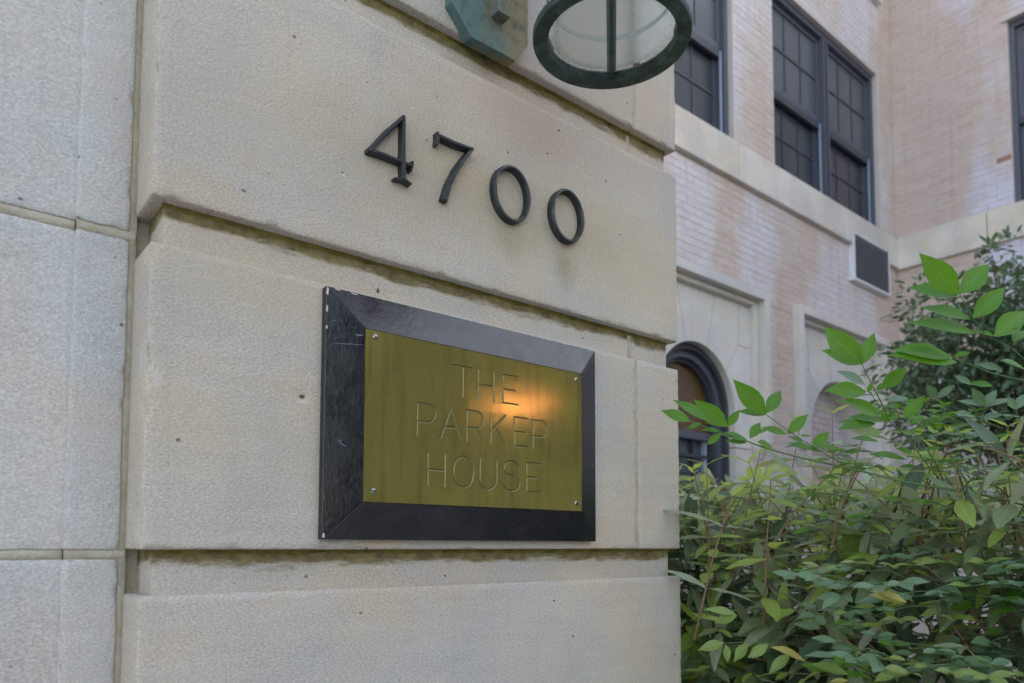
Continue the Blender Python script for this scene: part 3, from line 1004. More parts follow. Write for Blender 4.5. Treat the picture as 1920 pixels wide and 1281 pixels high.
TXT = [('T', .6730, .7140, .2452, .2940), ('H', .7252, .7580, .2452, .2940), ('E', .7785, .8120, .2452, .2940),
       ('P', .6062, .6400, .1728, .2230), ('A', .6515, .6888, .1728, .2230), ('R', .7022, .7366, .1728, .2230), ('K', .7520, .7843, .1728, .2230),
       ('E', .8045, .8350, .1728, .2230), ('R', .8467, .8805, .1728, .2230),
       ('H', .6268, .6590, .0945, .1452), ('O', .6760, .7160, .0945, .1452), ('U', .7296, .7653, .0945, .1452), ('S', .7796, .8160, .0945, .1452), ('E', .8320, .8647, .0945, .1452)]
CELL = 0.0005
NX, NZ = int((BX1 - BX0) / CELL), int((BZ1 - BZ0) / CELL)
HW = 0.00170          # half width of the cut
dist = np.full((NX + 1, NZ + 1), 1.0, np.float32)
owner = np.full((NX + 1, NZ + 1), -1, np.int16)
gx = BX0 + np.arange(NX + 1) * CELL
gz = BZ0 + np.arange(NZ + 1) * CELL
for li, (ch, a, b, c0, c1) in enumerate(TXT):
    for st in glyph(ch, a, b, c0, c1):
        for (xa, za), (xb, zb) in zip(st[:-1], st[1:]):
            i0, i1 = int((min(xa, xb) - BX0 - 0.003) / CELL), int((max(xa, xb) - BX0 + 0.003) / CELL) + 1
            j0, j1 = int((min(za, zb) - BZ0 - 0.003) / CELL), int((max(za, zb) - BZ0 + 0.003) / CELL) + 1
            XX, ZZ = np.meshgrid(gx[i0:i1], gz[j0:j1], indexing='ij')
            dx, dz = xb - xa, zb - za
            tt = np.clip(((XX - xa) * dx + (ZZ - za) * dz) / (dx * dx + dz * dz + 1e-12), 0, 1)
            d = np.hypot(XX - xa - tt * dx, ZZ - za - tt * dz)
            sub = dist[i0:i1, j0:j1]
            upd = d < sub
            sub[upd] = d[upd]
            owner[i0:i1, j0:j1][upd] = li
depth = np.where(dist < HW, 0.0014 * (1 - (dist / HW) ** 1.6), 0.0)
BL = 8
plate_cells, letter_cells = [], {i: [] for i in range(len(TXT))}
big = []
for bi in range(0, NX, BL):
    for bj in range(0, NZ, BL):
        ie, je = min(bi + BL, NX), min(bj + BL, NZ)
        if (dist[bi:ie + 1, bj:je + 1] < HW + 0.0003).any():
            for i in range(bi, ie):
                for j in range(bj, je):
                    c4 = (i, j, i + 1, j + 1)
                    dm = min(dist[i, j], dist[i + 1, j], dist[i, j + 1], dist[i + 1, j + 1])
                    if dm < HW:
                        letter_cells[owner[i, j] if dist[i, j] == dm else (owner[i + 1, j] if dist[i + 1, j] == dm else (owner[i, j + 1] if dist[i, j + 1] == dm else owner[i + 1, j + 1]))].append(c4)
                    else:
                        plate_cells.append(c4)
        else:
            plate_cells.append((bi, bj, ie, je))


def grid_mesh(name, cells, mat, extra=None):
    idx = {}
    vs_, fs_ = [], []
    def vid(i, j):
        k = (i, j)
        if k not in idx:
            idx[k] = len(vs_)
            vs_.append((BX0 + i * CELL, YF - 0.0008 + float(depth[i, j]), BZ0 + j * CELL))
        return idx[k]
    for (i, j, i2, j2) in cells:
        fs_.append((vid(i, j), vid(i2, j), vid(i2, j2), vid(i, j2)))
    if extra:
        n_ = len(vs_)
        vs_ += extra[0]
        fs_ += [tuple(k + n_ for k in f_) for f_ in extra[1]]
    me = bpy.data.meshes.new(name)
    me.from_pydata(vs_, [], fs_)
    me.materials.append(mat)
    me.polygons.foreach_set('use_smooth', [True] * (len(me.polygons) - (len(extra[1]) if extra else 0)) + [False] * (len(extra[1]) if extra else 0))
    me.update()
    return me


xa, xb, za, zb = BX0, BX0 + NX * CELL, BZ0, BZ0 + NZ * CELL
yf, yb = YF - 0.0008, YF + 0.003
sides = ([(xa, yf, za), (xb, yf, za), (xb, yf, zb), (xa, yf, zb), (xa, yb, za), (xb, yb, za), (xb, yb, zb), (xa, yb, zb)],
         [(0, 4, 5, 1), (1, 5, 6, 2), (2, 6, 7, 3), (3, 7, 4, 0)])
plate = mesh_obj('brass_plate', grid_mesh('brass_plate', plate_cells, M['brass'], sides), plq)
for li, (ch, *_r) in enumerate(TXT):
    mesh_obj('engraved_letter', grid_mesh('engraved_letter', letter_cells[li], M['groove']), plate)
for (sx, sz, ang) in ((0.5309, 0.3136, -30), (0.9544, 0.3109, 50), (0.5318, 0.0805, -12), (0.9534, 0.0784, 60)):
    m = MB()
    rr, n = 0.0046, 24
    ca, sa = math.cos(math.radians(ang)), math.sin(math.radians(ang))
    # two domed half heads with the slot between them
    for sgn in (1, -1):
        pts = []
        for lv, (fr_, hh) in enumerate(((1.0, 0.0), (0.92, 0.0012), (0.7, 0.0019), (0.0, 0.0023))):
            row = []
            for k in range(13):
                th = math.pi * k / 12
                u_, v_ = rr * fr_ * math.cos(th), max(0.00065, rr * fr_ * math.sin(th)) * sgn
                row.append((sx + u_ * ca - v_ * sa, yf - hh, sz + u_ * sa + v_ * ca))
            pts += row
        fs_ = []
        for lv in range(3):
            for k in range(12):
                a = lv * 13 + k
                fs_.append((a, a + 1, a + 14, a + 13))
        n0 = len(pts)
        # slot wall
        fs2 = [(0, 13, 26, 39), (12, 51, 38, 25)]
        m.add(pts, fs_ + fs2)
    o = m.build('screw', M['screw'], plate)
    MB().add([(sx + 0.0045 * math.cos(a_), yf - 0.0003, sz + 0.0045 * math.sin(a_)) for a_ in [2 * math.pi * k / 16 for k in range(16)]], [tuple(range(16))]).build('screw_slot', M['steel_dark'], plate)

# a dried spider above the plaque
sp = MB()
c = Vector((0.548, -0.004, 0.3955))
sp.tube([c + Vector((0, 0, -0.004)), c + Vector((0, -0.001, 0)), c + Vector((0, 0, 0.004))], [0.001, 0.0028, 0.001], 6)
for k in range(6):
    a_ = k * 1.05 + 0.3
    sp.tube([c, c + Vector((math.cos(a_) * 0.012, 0.001, math.sin(a_) * 0.006 + 0.002)), c + Vector((math.cos(a_) * 0.03, 0.0035, math.sin(a_) * 0.016))], 0.00022, 3)
o = sp.build('spider', mk('dry_brown', (0.16, 0.10, 0.06), 0.8))
o['label'] = 'tiny brown dried spider on the stone just above the plaque'
o['category'] = 'spider'

# ------------------------------------------------------------------ lantern
lan = empty('wall_lantern', 'verdigris bronze wall lantern with frosted glass above the digits', 'lantern')
PC = 0.757
oct_ = [(0.714, 0.875), (0.813, 0.875), (0.842, 0.918), (0.842, 1.20), (0.813, 1.243), (0.714, 1.243), (0.672, 1.20), (0.672, 0.918)]
o = MB().prism(oct_, -0.020, 0.004).build('back_plate', M['verdigris'], lan, bevel=0.0012)
o2 = MB().box(0.755, 0.783, -0.042, -0.018, 0.930, 1.19).build('bracket_post', M['verdigris'], lan, bevel=0.001)
m = MB()
arm = [(0.769, -0.03, 1.10), (0.769, -0.09, 1.16), (0.768, -0.18, 1.215), (0.766, -0.26, 1.215), (LX, LY, 1.18)]
m.tube(arm, 0.011, 10)
m.build('bracket_arm', M['verdigris'], lan, smooth=True)
m = MB()
m.lathe([(0.0935, LZ), (0.1135, LZ), (0.1150, LZ + 0.003), (0.1150, LZ + 0.010), (0.111, LZ + 0.015), (0.0950, LZ + 0.018), (0.0935, LZ + 0.014)], (LX, LY), 72, True)
o = m.build('bottom_ring', M['darkverd'], lan, smooth=True)
fixnormals(o)
o.modifiers.new('edges', 'EDGE_SPLIT').split_angle = math.radians(40)
m = MB()
m.lathe([(0.0, LZ + 0.0150), (0.0945, LZ + 0.0150)], (LX, LY), 48)
m.build('bottom_pane', M['dustglass'], lan)
bd = Vector((0.735, 0.678, 0)).normalized()
bn = Vector((-bd.y, bd.x, 0))
def bar(name, w, z0, z1, mat, half=0.0930):
    m = MB()
    c_ = Vector((LX, LY, 0))
    vs_ = [c_ + bd * s_ * half + bn * q_ * w for s_, q_ in ((-1, -1), (1, -1), (1, 1), (-1, 1))]
    vv = [(p.x, p.y, z0) for p in vs_] + [(p.x, p.y, z1) for p in vs_]
    m.add(vv, [(0, 3, 2, 1), (4, 5, 6, 7), (0, 1, 5, 4), (1, 2, 6, 5), (2, 3, 7, 6), (3, 0, 4, 7)])
    return m.build(name, mat, lan)
bar('bar_and_reflection', 0.0026, LZ + 0.004, LZ + 0.0145, M['darkverd'])
bar('bar_and_reflection', 0.0070, LZ + 0.0155, LZ + 0.0170, M['bar_reflection'])  # pale strip painted as the bar's reflection in the glass
m = MB()
m.lathe([(0.0915, LZ + 0.019), (0.0915, LZ + 0.275)], (LX, LY), 64)
m.build('glass_cylinder', M['frost'], lan, smooth=True)
m = MB()
m.lathe([(0.0905, LZ + 0.064), (0.0895, LZ + 0.068), (0.0905, LZ + 0.072)], (LX, LY), 64)
m.build('inner_hoop', mk('grey_hoop', (0.55, 0.60, 0.60), 0.7), lan, smooth=True)
for k in range(4):
    a_ = math.pi / 2 * k + 0.35
    p = Vector((LX + 0.1005 * math.cos(a_), LY + 0.1005 * math.sin(a_), 0))
    MB().tube([(p.x, p.y, LZ + 0.016), (p.x, p.y, LZ + 0.28)], 0.0055, 8).build('cage_bar', M['darkverd'], lan, smooth=True)
m = MB()
m.lathe([(0.104, LZ + 0.275), (0.107, LZ + 0.282), (0.104, LZ + 0.296), (0.088, LZ + 0.33), (0.055, LZ + 0.365), (0.03, LZ + 0.39), (0.022, LZ + 0.425), (0.012, LZ + 0.44), (0.0, LZ + 0.445)], (LX, LY), 48)
m.build('top_cap', M['verdigris'], lan, smooth=True)
m = MB()
m.lathe([(0.091, LZ + 0.185), (0.0, LZ + 0.184)], (LX, LY), 48)
m.build('added_reflector', mk('reflector_white', (0.93, 0.92, 0.90), 0.6), lan)  # white disc added to brighten the lantern's inside
m = MB()
m.lathe([(0.0, LZ + 0.12), (0.018, LZ + 0.125), (0.030, LZ + 0.15), (0.026, LZ + 0.18), (0.014, LZ + 0.21), (0.014, LZ + 0.27)], (LX, LY), 24)
m.build('bulb', M['frost'], lan, smooth=True)

# ------------------------------------------------------------------ brick wings of the building
FY = 2.9
BH, BP, BLEN, BSTEP = 0.0635, 0.0720, 0.196, 0.2045
brick_me = {}


def brick_mesh(mat, length):
    key = (mat.name, round(length, 3))
    if key not in brick_me:
        m = MB()
        e = 0.004
        l, h, d = length / 2, BH / 2, 0.0030
        vs_ = [(-l, 0.02, -h), (l, 0.02, -h), (l, 0.02, h), (-l, 0.02, h), (-l, -d + e, -h), (l, -d + e, -h), (l, -d + e, h), (-l, -d + e, h),
               (-l + e, -d, -h + e), (l - e, -d, -h + e), (l - e, -d, h - e), (-l + e, -d, h - e)]
        m.add(vs_, [(8, 9, 10, 11), (4, 5, 9, 8), (5, 6, 10, 9), (6, 7, 11, 10), (7, 4, 8, 11), (0, 1, 5, 4), (1, 2, 6, 5), (2, 3, 7, 6), (3, 0, 4, 7)])
        brick_me[key] = m.mesh('brick', mat)
    return brick_me[key]


def lay_bricks(root, mw, x0, x1, z0, z1, holes, mat, xvis=1290, front=0.0, special=()):
    """bricks in running bond on the local plane y=front, skipping the openings"""
    items = []
    nc = int((z1 - z0) / BP)
    for r_ in range(nc):
        zc = z0 + BP * (r_ + 0.5)
        cuts = [(max(h[0], x0), min(h[1], x1)) for h in holes if h[2] - BH / 2 + 0.004 < zc < h[3] + BH / 2 - 0.004 and h[1] > x0 and h[0] < x1]
        cuts.sort()
        segs, cur = [], x0
        for a, b in cuts:
            if a > cur:
                segs.append((cur, a))
            cur = max(cur, b)
        if cur < x1:
            segs.append((cur, x1))
        for a, b in segs:
            k = math.floor((a - (r_ % 2) * BSTEP / 2) / BSTEP)
            while True:
                s0 = k * BSTEP + (r_ % 2) * BSTEP / 2
                k += 1
                if s0 >= b - 0.01:
                    break
                p, q = max(s0, a), min(s0 + BSTEP, b)
                ln = q - p - (BSTEP - BLEN)
                if ln < 0.03:
                    continue
                items.append(((p + q) / 2, zc, ln))
    scored = []
    for (x, z, ln) in items:
        wp = mw @ Vector((x, front, z))
        px, py, zz = to_px(wp)
        vis = zz > 0 and xvis < px < 1925 and -5 < py < 900
        scored.append((0 if vis else 1, zz if zz > 0 else 99, x, z, ln))
    scored.sort()
    singles = scored[:300]
    rest = scored[300:]
    for i, (v_, zz, x, z, ln) in enumerate(singles):
        mm = mat
        for sx, sz in special:
            if abs(x - sx) < 0.1 and abs(z - sz) < 0.036:
                mm = M['barebrick']
        ln = round(ln, 2) if abs(ln - BLEN) > 0.005 else BLEN
        o = bpy.data.objects.new('brick', brick_mesh(mm, ln))
        COL.objects.link(o)
        o.parent = root
        o.location = (x, front + rng.uniform(-0.0015, 0.0015), z + rng.uniform(-0.001, 0.001))
        o.rotation_euler = (rng.uniform(-0.012, 0.012), rng.uniform(-0.004, 0.004), rng.uniform(-0.006, 0.006))
    m = MB()
    e, d, h = 0.004, 0.0030, BH / 2
    F9 = [(8, 9, 10, 11), (4, 5, 9, 8), (5, 6, 10, 9), (6, 7, 11, 10), (7, 4, 8, 11), (0, 1, 5, 4), (1, 2, 6, 5), (2, 3, 7, 6), (3, 0, 4, 7)]
    for (v_, zz, x, z, ln) in rest:
        l = ln / 2
        y = front + rng.uniform(-0.0015, 0.0015)
        m.add([(x + a, y + b, z + c_) for a, b, c_ in ((-l, 0.02, -h), (l, 0.02, -h), (l, 0.02, h), (-l, 0.02, h), (-l, -d + e, -h), (l, -d + e, -h), (l, -d + e, h), (-l, -d + e, h),
               (-l + e, -d, -h + e), (l - e, -d, -h + e), (l - e, -d, h - e), (-l + e, -d, h - e))], F9)
    m.build('brickwork', mat, root, kind='stuff')


def slab(root, x0, x1, z0, z1, holes, y0=0.0, y1=0.25):
    """mortar bed behind the bricks, with the openings left out"""
    xs = sorted({x0, x1, *[min(max(h[0], x0), x1) for h in holes], *[min(max(h[1], x0), x1) for h in holes]})
    zs = sorted({z0, z1, *[min(max(h[2], z0), z1) for h in holes], *[min(max(h[3], z0), z1) for h in holes]})
    m = MB()
    for a, b in zip(xs[:-1], xs[1:]):
        run = None
        for c_, d_ in zip(zs[:-1], zs[1:]):
            cx, cz = (a + b) / 2, (c_ + d_) / 2
            solid = not any(h[0] < cx < h[1] and h[2] < cz < h[3] for h in holes)
            if solid:
                run = (run[0], d_) if run else (c_, d_)
            elif run:
                m.box(a, b, y0, y1, run[0], run[1])
                run = None
        if run:
            m.box(a, b, y0, y1, run[0], run[1])
    return m.build('mortar_bed', M['bedmortar'], root)


def double_window(root, x0, x1, z0, z1):
    """two double-hung sashes side by side behind screens"""
    D = 0.085    # reveal
    fw = 0.055
    m = MB()
    m.box(x0, x0 + fw, D - 0.03, D + 0.10, z0, z1).box(x1 - fw, x1, D - 0.03, D + 0.10, z0, z1)
    m.box(x0 + fw, x1 - fw, D - 0.03, D + 0.10, z1 - fw * 1.2, z1).box(x0 + fw, x1 - fw, D - 0.03, D + 0.10, z0, z0 + fw * 0.7)
    w = m.build('window', M['steel'], root)
    xm = (x0 + x1) / 2
    MB().box(xm - 0.055, xm - 0.022, D - 0.045, D + 0.09, z0 + fw * 0.7, z1 - fw * 1.2).build('mullion', M['steel'], w)
    MB().box(xm - 0.022, xm + 0.022, D - 0.01, D + 0.09, z0 + fw * 0.7, z1 - fw * 1.2).build('mullion', M['steel_dark'], w)
    MB().box(xm + 0.022, xm + 0.055, D - 0.045, D + 0.09, z0 + fw * 0.7, z1 - fw * 1.2).build('mullion', M['steel'], w)
    zm = z0 + (z1 - z0) * 0.475
    for (a, b) in ((x0 + fw, xm - 0.055), (xm + 0.055, x1 - fw)):
        for up in (True, False):
            za_, zb_ = (zm, z1 - fw * 1.2) if up else (z0 + fw * 0.7, zm + 0.05)
            y = D + (0.02 if up else 0.065)
            s_ = 0.05
            m = MB()
            m.box(a, a + s_, y, y + 0.035, za_, zb_).box(b - s_, b, y, y + 0.035, za_, zb_)
            m.box(a + s_, b - s_, y, y + 0.035, zb_ - s_, zb_).box(a + s_, b - s_, y, y + 0.035, za_, za_ + (0.07 if up else 0.08))
            m.build('sash', M['steel'], w)
            m = MB()
            ia, ib, ic, id_ = a + s_, b - s_, za_ + 0.07, zb_ - s_
            for k in (1, 2):
                xx = ia + (ib - ia) * k / 3
                m.box(xx - 0.008, xx + 0.008, y + 0.008, y + 0.03, ic, id_)
            zz = (ic + id_) / 2
            m.box(ia, ib, y + 0.006, y + 0.028, zz - 0.012, zz + 0.012)
            m.build('muntin', M['steel_dark'], w)
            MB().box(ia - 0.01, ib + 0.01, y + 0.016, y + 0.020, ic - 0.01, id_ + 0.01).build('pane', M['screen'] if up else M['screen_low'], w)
        MB().box(b - 0.022, b - 0.002, D + 0.005, D + 0.018, z0 + fw * 0.7, zm - 0.01).build('track', M['track'], w)
        MB().box(a, b, D + 0.012, D + 0.060, zm - 0.075, zm + 0.0).build('meeting_rail', M['steel_dark'], w)
    MB().box(x0 + 0.01, x1 - 0.01, D + 0.14, D + 0.16, z0, z1).build('blind', M['blind'], w)
    return w


def sill_band(root, x0, x1, z0, z1, proud, cuts, gap=0.006):
    xs = [x0] + list(cuts) + [x1]
    for a, b in zip(xs[:-1], xs[1:]):
        MB().box(a + gap / 2, b - gap / 2, -proud, 0.05, z0, z1).build('band_stone', M['band'], root, bevel=0.006)


fac = empty('brick_facade', 'pale painted brick facade with tall windows and arched stone panels', 'building', (0, FY, 0))
MWF = Matrix.Translation((0, FY, 0))
ZB0, ZB1 = 3.473, 3.843
W1 = (3.58, 5.960, ZB1, 5.87)
W2 = (6.680, 9.070, ZB1, 5.87)
A1C, A2C = 5.39, 8.00
A1 = (A1C - 1.01, A1C + 1.01, 0.40, 2.465)
A2 = (A2C - 1.035, A2C + 1.035, 0.40, 2.488)
VT = (8.225, 9.150, 3.050, 3.605)
VT2 = (8.225, 9.150, 6.790, 7.345)
FXR = 9.4957
holesF = [W1, W2, A1, A2, VT, VT2, (2.0, FXR, ZB0, ZB1)]
lay_bricks(fac, MWF, 2.0, FXR, -0.5, 7.6, holesF, M['brick'])
slab(fac, 2.0, FXR, GZ, 9.0, [W1, W2, A1, A2, VT, VT2])
sill_band(fac, 2.0, VT[0] - 0.005, ZB0, ZB1, 0.055, [3.1, 4.35, 5.95, 6.9, 7.75])
MB().box(VT[0], VT[1], -0.055, 0.05, VT[3] + 0.004, ZB1).build('band_stone', M['band'], fac, bevel=0.006)
MB().box(VT[1] + 0.005, FXR - 0.056, -0.055, 0.05, ZB0, ZB1).build('band_stone', M['band'], fac, bevel=0.006)
for w_ in (W1, W2):
    double_window(fac, *w_)


def vent(root, x0, x1, z0, z1):
    f_ = 0.024
    m = MB()
    m.box(x0, x0 + f_, -0.064, 0.04, z0, z1).box(x1 - f_, x1, -0.064, 0.04, z0, z1)
    m.box(x0 + f_, x1 - f_, -0.064, 0.04, z0, z0 + f_).box(x0 + f_, x1 - f_, -0.064, 0.04, z1 - f_ * 0.6, z1)
    v = m.build('vent_grille', M['white_metal'], root)
    n = 15
    for k in range(n):
        zc = z0 + f_ + (z1 - z0 - 1.6 * f_) * (k + 0.5) / n
        MB().add([(x0 + f_, -0.060, zc - 0.016), (x1 - f_, -0.060, zc - 0.016), (x1 - f_, -0.050, zc + 0.012), (x0 + f_, -0.050, zc + 0.012),
                  (x0 + f_, -0.060, zc - 0.013), (x1 - f_, -0.060, zc - 0.013), (x1 - f_, -0.050, zc + 0.015), (x0 + f_, -0.050, zc + 0.015)],
                 [(0, 3, 2, 1), (4, 5, 6, 7), (0, 1, 5, 4), (1, 2, 6, 5), (2, 3, 7, 6), (3, 0, 4, 7)]).build('slat', M['louver'], v)
    MB().box(x0 + f_, x1 - f_, 0.0, 0.03, z0 + f_, z1 - f_ * 0.6).build('grille_back', M['dark'], v)


vent(fac, *VT)
vent(fac, *VT2)


def arch_panel(root, cx, half, R, spring, ztop, zbot, blind):
    """stone surround: moulded frame, fan of dressed stones round an arch, corbels under the frame"""
    fo, fi = 0.085, 0.165
    x0, x1 = cx - half, cx + half
    for nm, (a, b, c_, d_) in (('frame_stone', (x0, x0 + fo, 0.98, ztop)), ('frame_stone', (x1 - fo, x1, 0.98, ztop)), ('frame_stone', (x0 + fo + 0.002, x1 - fo - 0.002, ztop - fo, ztop))):
        MB().box(a, b, -0.085, 0.08, c_, d_).build(nm, M['dressed'], root, bevel=0.005)
    for (a, b, c_, d_) in ((x0 + fo + 0.001, x0 + fi, 0.98, ztop - fo - 0.001), (x1 - fi, x1 - fo - 0.001, 0.98, ztop - fo - 0.001), (x0 + fi + 0.001, x1 - fi - 0.001, ztop - fi + 0.03, ztop - fo - 0.001)):
        MB().box(a, b, -0.012, 0.08, c_, d_).build('moulding', M['dressed'], root, bevel=0.008)
    MB().box(x0, x1, 0.060, 0.08, zbot - 0.6, 0.97 if False else zbot).build('plinth_stone', M['dressed'], root)
    # corbels
    for xx in (x0 + fi / 2, x1 - fi / 2):
        m = MB()
        prof = [(0.0, 0.82), (0.035, 0.83), (0.050, 0.855), (0.055, 0.885), (0.075, 0.90), (0.080, 0.925), (0.100, 0.945), (0.100, 0.978), (0.0, 0.979)]
        n = 20
        vs_, fs_ = [], []
        for r_, z in prof:
            for k in range(n + 1):
                th = math.pi + math.pi * k / n
                vs_.append((xx + r_ * 0.85 * math.cos(th), 0.02 + r_ * math.sin(th) * 0.9, z))
        for i in range(len(prof) - 1):
            for k in range(n):
                a = i * (n + 1) + k
                fs_.append((a, a + 1, a + n + 2, a + n + 1))
        m.add(vs_, fs_)
        m.build('corbel', M['dressed'], root, smooth=True)
    hp = half - fi + 0.01
    zt = ztop - fi + 0.045
    yf_, yk = 0.045, 0.30
    gp = 0.0055
    def arcpts(a0, a1, n=12, r_=R):
        return [(cx + r_ * math.cos(math.radians(a0 + (a1 - a0) * i / n)), spring + r_ * math.sin(math.radians(a0 + (a1 - a0) * i / n))) for i in range(n + 1)]
    kt, kb = 0.285, 0.160
    ka = math.degrees(math.acos(kb / R))
    polys = []
    polys.append([(cx + kt - gp, zt), (cx - kt + gp, zt)] + [(p[0], p[1]) for p in arcpts(180 - ka - 0.4, ka + 0.4, 14)])
    a3 = math.degrees(math.acos(0.440 / R))
    zk = spring + 0.66
    for sg in (1, -1):
        def fl(pl):
            return [(cx + sg * (x - cx), z) for x, z in (pl if sg > 0 else pl[::-1])]
        polys.append(fl([(cx + kt + gp, zt)] + arcpts(ka - 0.4, a3 + 0.4, 10) + [(cx + 0.655 - gp, zk), (cx + 0.668 - gp, zt)]))
        polys.append(fl([(cx + 0.668 + gp, zt), (cx + 0.655 + gp, zk + gp), (cx + hp, zk + gp), (cx + hp, zt)]))
        polys.append(fl([(cx + 0.655, zk - gp), ] + arcpts(a3 - 0.4, 0, 10) + [(cx + R, 0.93), (cx + hp, 0.93), (cx + hp, zk - gp)]))
        polys.append(fl([(cx + R, 0.925 - gp), (cx + R, zbot), (cx + hp, zbot), (cx + hp, 0.925 - gp)]))
    for pl in polys:
        area = sum(pl[i][0] * pl[(i + 1) % len(pl)][1] - pl[(i + 1) % len(pl)][0] * pl[i][1] for i in range(len(pl)))
        if area < 0:
            pl = pl[::-1]
        o = MB().prism(pl, yf_, yk).build('arch_stone', M['dressed'], root)
        fixnormals(o)
    m = MB()
    m.add([(x0 + fi - 0.01, yf_ + 0.006, z) if i == 0 else (cx - R - 0.01, yf_ + 0.006, z) for z in (zbot, zt) for i in (0, 1)], [(0, 1, 3, 2)])
    # joint mortar just behind the stones' faces: ring round the arch out to the panel
    n = 24
    out = []
    inn = []
    for i in range(n + 1):
        th = math.pi * i / n
        c_, s_ = math.cos(th), math.sin(th)
        inn.append((cx + (R + 0.004) * c_, spring + (R + 0.004) * s_))
        k = min(hp / max(abs(c_), 1e-6), (zt - spring) / max(s_, 1e-6))
        out.append((cx + k * c_, spring + k * s_))
    vs_ = [(x, yf_ + 0.004, z) for x, z in inn] + [(x, yf_ + 0.004, z) for x, z in out]
    m2_ = MB().add(vs_, [(i, i + 1, i + n + 2, i + n + 1) for i in range(n)])
    m2_.build('joint_mortar', M['mortar'], root)
    # what fills the arch
    def arched(r_, y0, y1, z0_):
        pl = [(cx - r_, z0_), (cx + r_, z0_)] + [(cx + r_ * math.cos(math.pi * i / 24), spring + r_ * math.sin(math.pi * i / 24)) for i in range(25)]
        return MB().prism(pl, y0, y1)
    if blind:
        arched(R + 0.02, 0.305, 0.34, zbot).build('niche_back', M['bedmortar'], root)
        m = MB()
        nb = MB()
        r_ = 0
        z = zbot + BP / 2
        while z < spring + R:
            hw = R if z < spring else math.sqrt(max(0, R * R - (z - spring) ** 2))
            x = cx - hw + 0.005 - (r_ % 2) * 0.1
            while x < cx + hw:
                p, q = max(x, cx - hw), min(x + BLEN, cx + hw)
                if q - p > 0.02:
                    m.box(p, q, 0.295, 0.31, z - BH / 2, z + BH / 2)
                x += BSTEP
            z += BP
            r_ += 1
        m.build('niche_brickwork', M['brick'], root, kind='stuff')
    else:
        def hoop(r1, r2, y0, y1, name, mat):
            n = 30
            pts = [(1, zbot - spring)] + [(0, 0)]
            def path(r_):
                return [(cx + r_, zbot)] + [(cx + r_ * math.cos(math.pi * i / n), spring + r_ * math.sin(math.pi * i / n)) for i in range(n + 1)] + [(cx - r_, zbot)]
            a, b = path(r1), path(r2)
            k = len(a)
            vs_ = [(x, y0, z) for x, z in a] + [(x, y0, z) for x, z in b] + [(x, y1, z) for x, z in a] + [(x, y1, z) for x, z in b]
            fs_ = []
            for i in range(k - 1):
                fs_ += [(i, i + 1, k + i + 1, k + i), (k + i, k + i + 1, 3 * k + i + 1, 3 * k + i), (2 * k + i, i, i + 1, 2 * k + i + 1)]
            o = MB().add(vs_, fs_).build(name, mat, win)
            fixnormals(o)
            return o
        win = mesh_obj('arched_window', arched(R + 0.01, 0.33, 0.35, zbot).mesh('arched_window', M['dark']), root)
        hoop(R - 0.004, R - 0.055, 0.11, 0.30, 'arch_frame', M['steel_dark'])
        hoop(R - 0.055, R - 0.120, 0.16, 0.30, 'arch_frame', M['steel'])
        hoop(R - 0.120, R - 0.155, 0.20, 0.30, 'arch_frame', M['steel_dark'])
        ri = R - 0.155
        zt_ = spring - 0.20
        pl = [(cx - ri, zt_), (cx + ri, zt_)] + [(cx + ri * math.cos(math.pi * i / 24), spring + ri * math.sin(math.pi * i / 24)) for i in range(25)]
        MB().prism(pl, 0.245, 0.30).build('lunette', M['amber'], win)
        MB().box(cx - ri, cx + ri, 0.20, 0.30, zt_ - 0.07, zt_ - 0.001).build('transom', M['steel'], win)
        MB().box(cx - ri, cx + ri, 0.285, 0.30, zbot, zt_ - 0.07).build('pane', M['screen'], win)
        for k in range(1, 4):
            xx = cx - ri + 2 * ri * k / 4
            MB().box(xx - 0.02, xx + 0.02, 0.245, 0.284, zbot, zt_ - 0.071).build('muntin', M['steel_dark'], win)
        MB().box(cx + ri - 0.05, cx + ri - 0.03, 0.235, 0.284, zbot, zt_ - 0.071).build('track', M['track'], win)
        for k in range(5):
            zz = zt_ - 0.22 - 0.16 * k
            MB().box(cx - ri, cx + ri, 0.225, 0.243, zz - 0.014, zz + 0.014).build('bar', M['steel_dark'], win)


arch_panel(fac, A1C, 1.01, 0.577, 1.254, 2.465, 0.40, False)
arch_panel(fac, A2C, 1.035, 0.625, 1.215, 2.488, 0.40, True)

wing = empty('brick_wing', 'side wing of painted brick worn tan, meeting the facade at the corner', 'building', (FXR, FY, 0), -math.pi / 2)
MWW = Matrix.Translation((FXR, FY, 0)) @ Matrix.Rotation(-math.pi / 2, 4, 'Z')
W3 = (1.285, 3.66, 3.865, 6.02)
holesW = [W3, (0, 6.2, 3.462, 3.862)]
lay_bricks(wing, MWW, 0.0, 6.2, 0.0, 7.6, holesW, M['brick_wing'], special=((1.17, 4.45),))
slab(wing, 0.0, 6.2, GZ, 9.0, [W3])
MB().box(0.0, 1.02, -0.055, 0.05, 3.462, 3.860).build('band_stone', M['band'], wing, bevel=0.006)
sill_band(wing, 1.025, 6.2, 3.462, 3.860, 0.055, [2.4, 3.7, 5.0])
double_window(wing, *W3)
MB().box(W3[0] - 0.05, W3[1] + 0.05, -0.03, 0.06, W3[3] + 0.002, W3[3] + 0.05).build('lintel_strip', M['band'], wing, bevel=0.004)


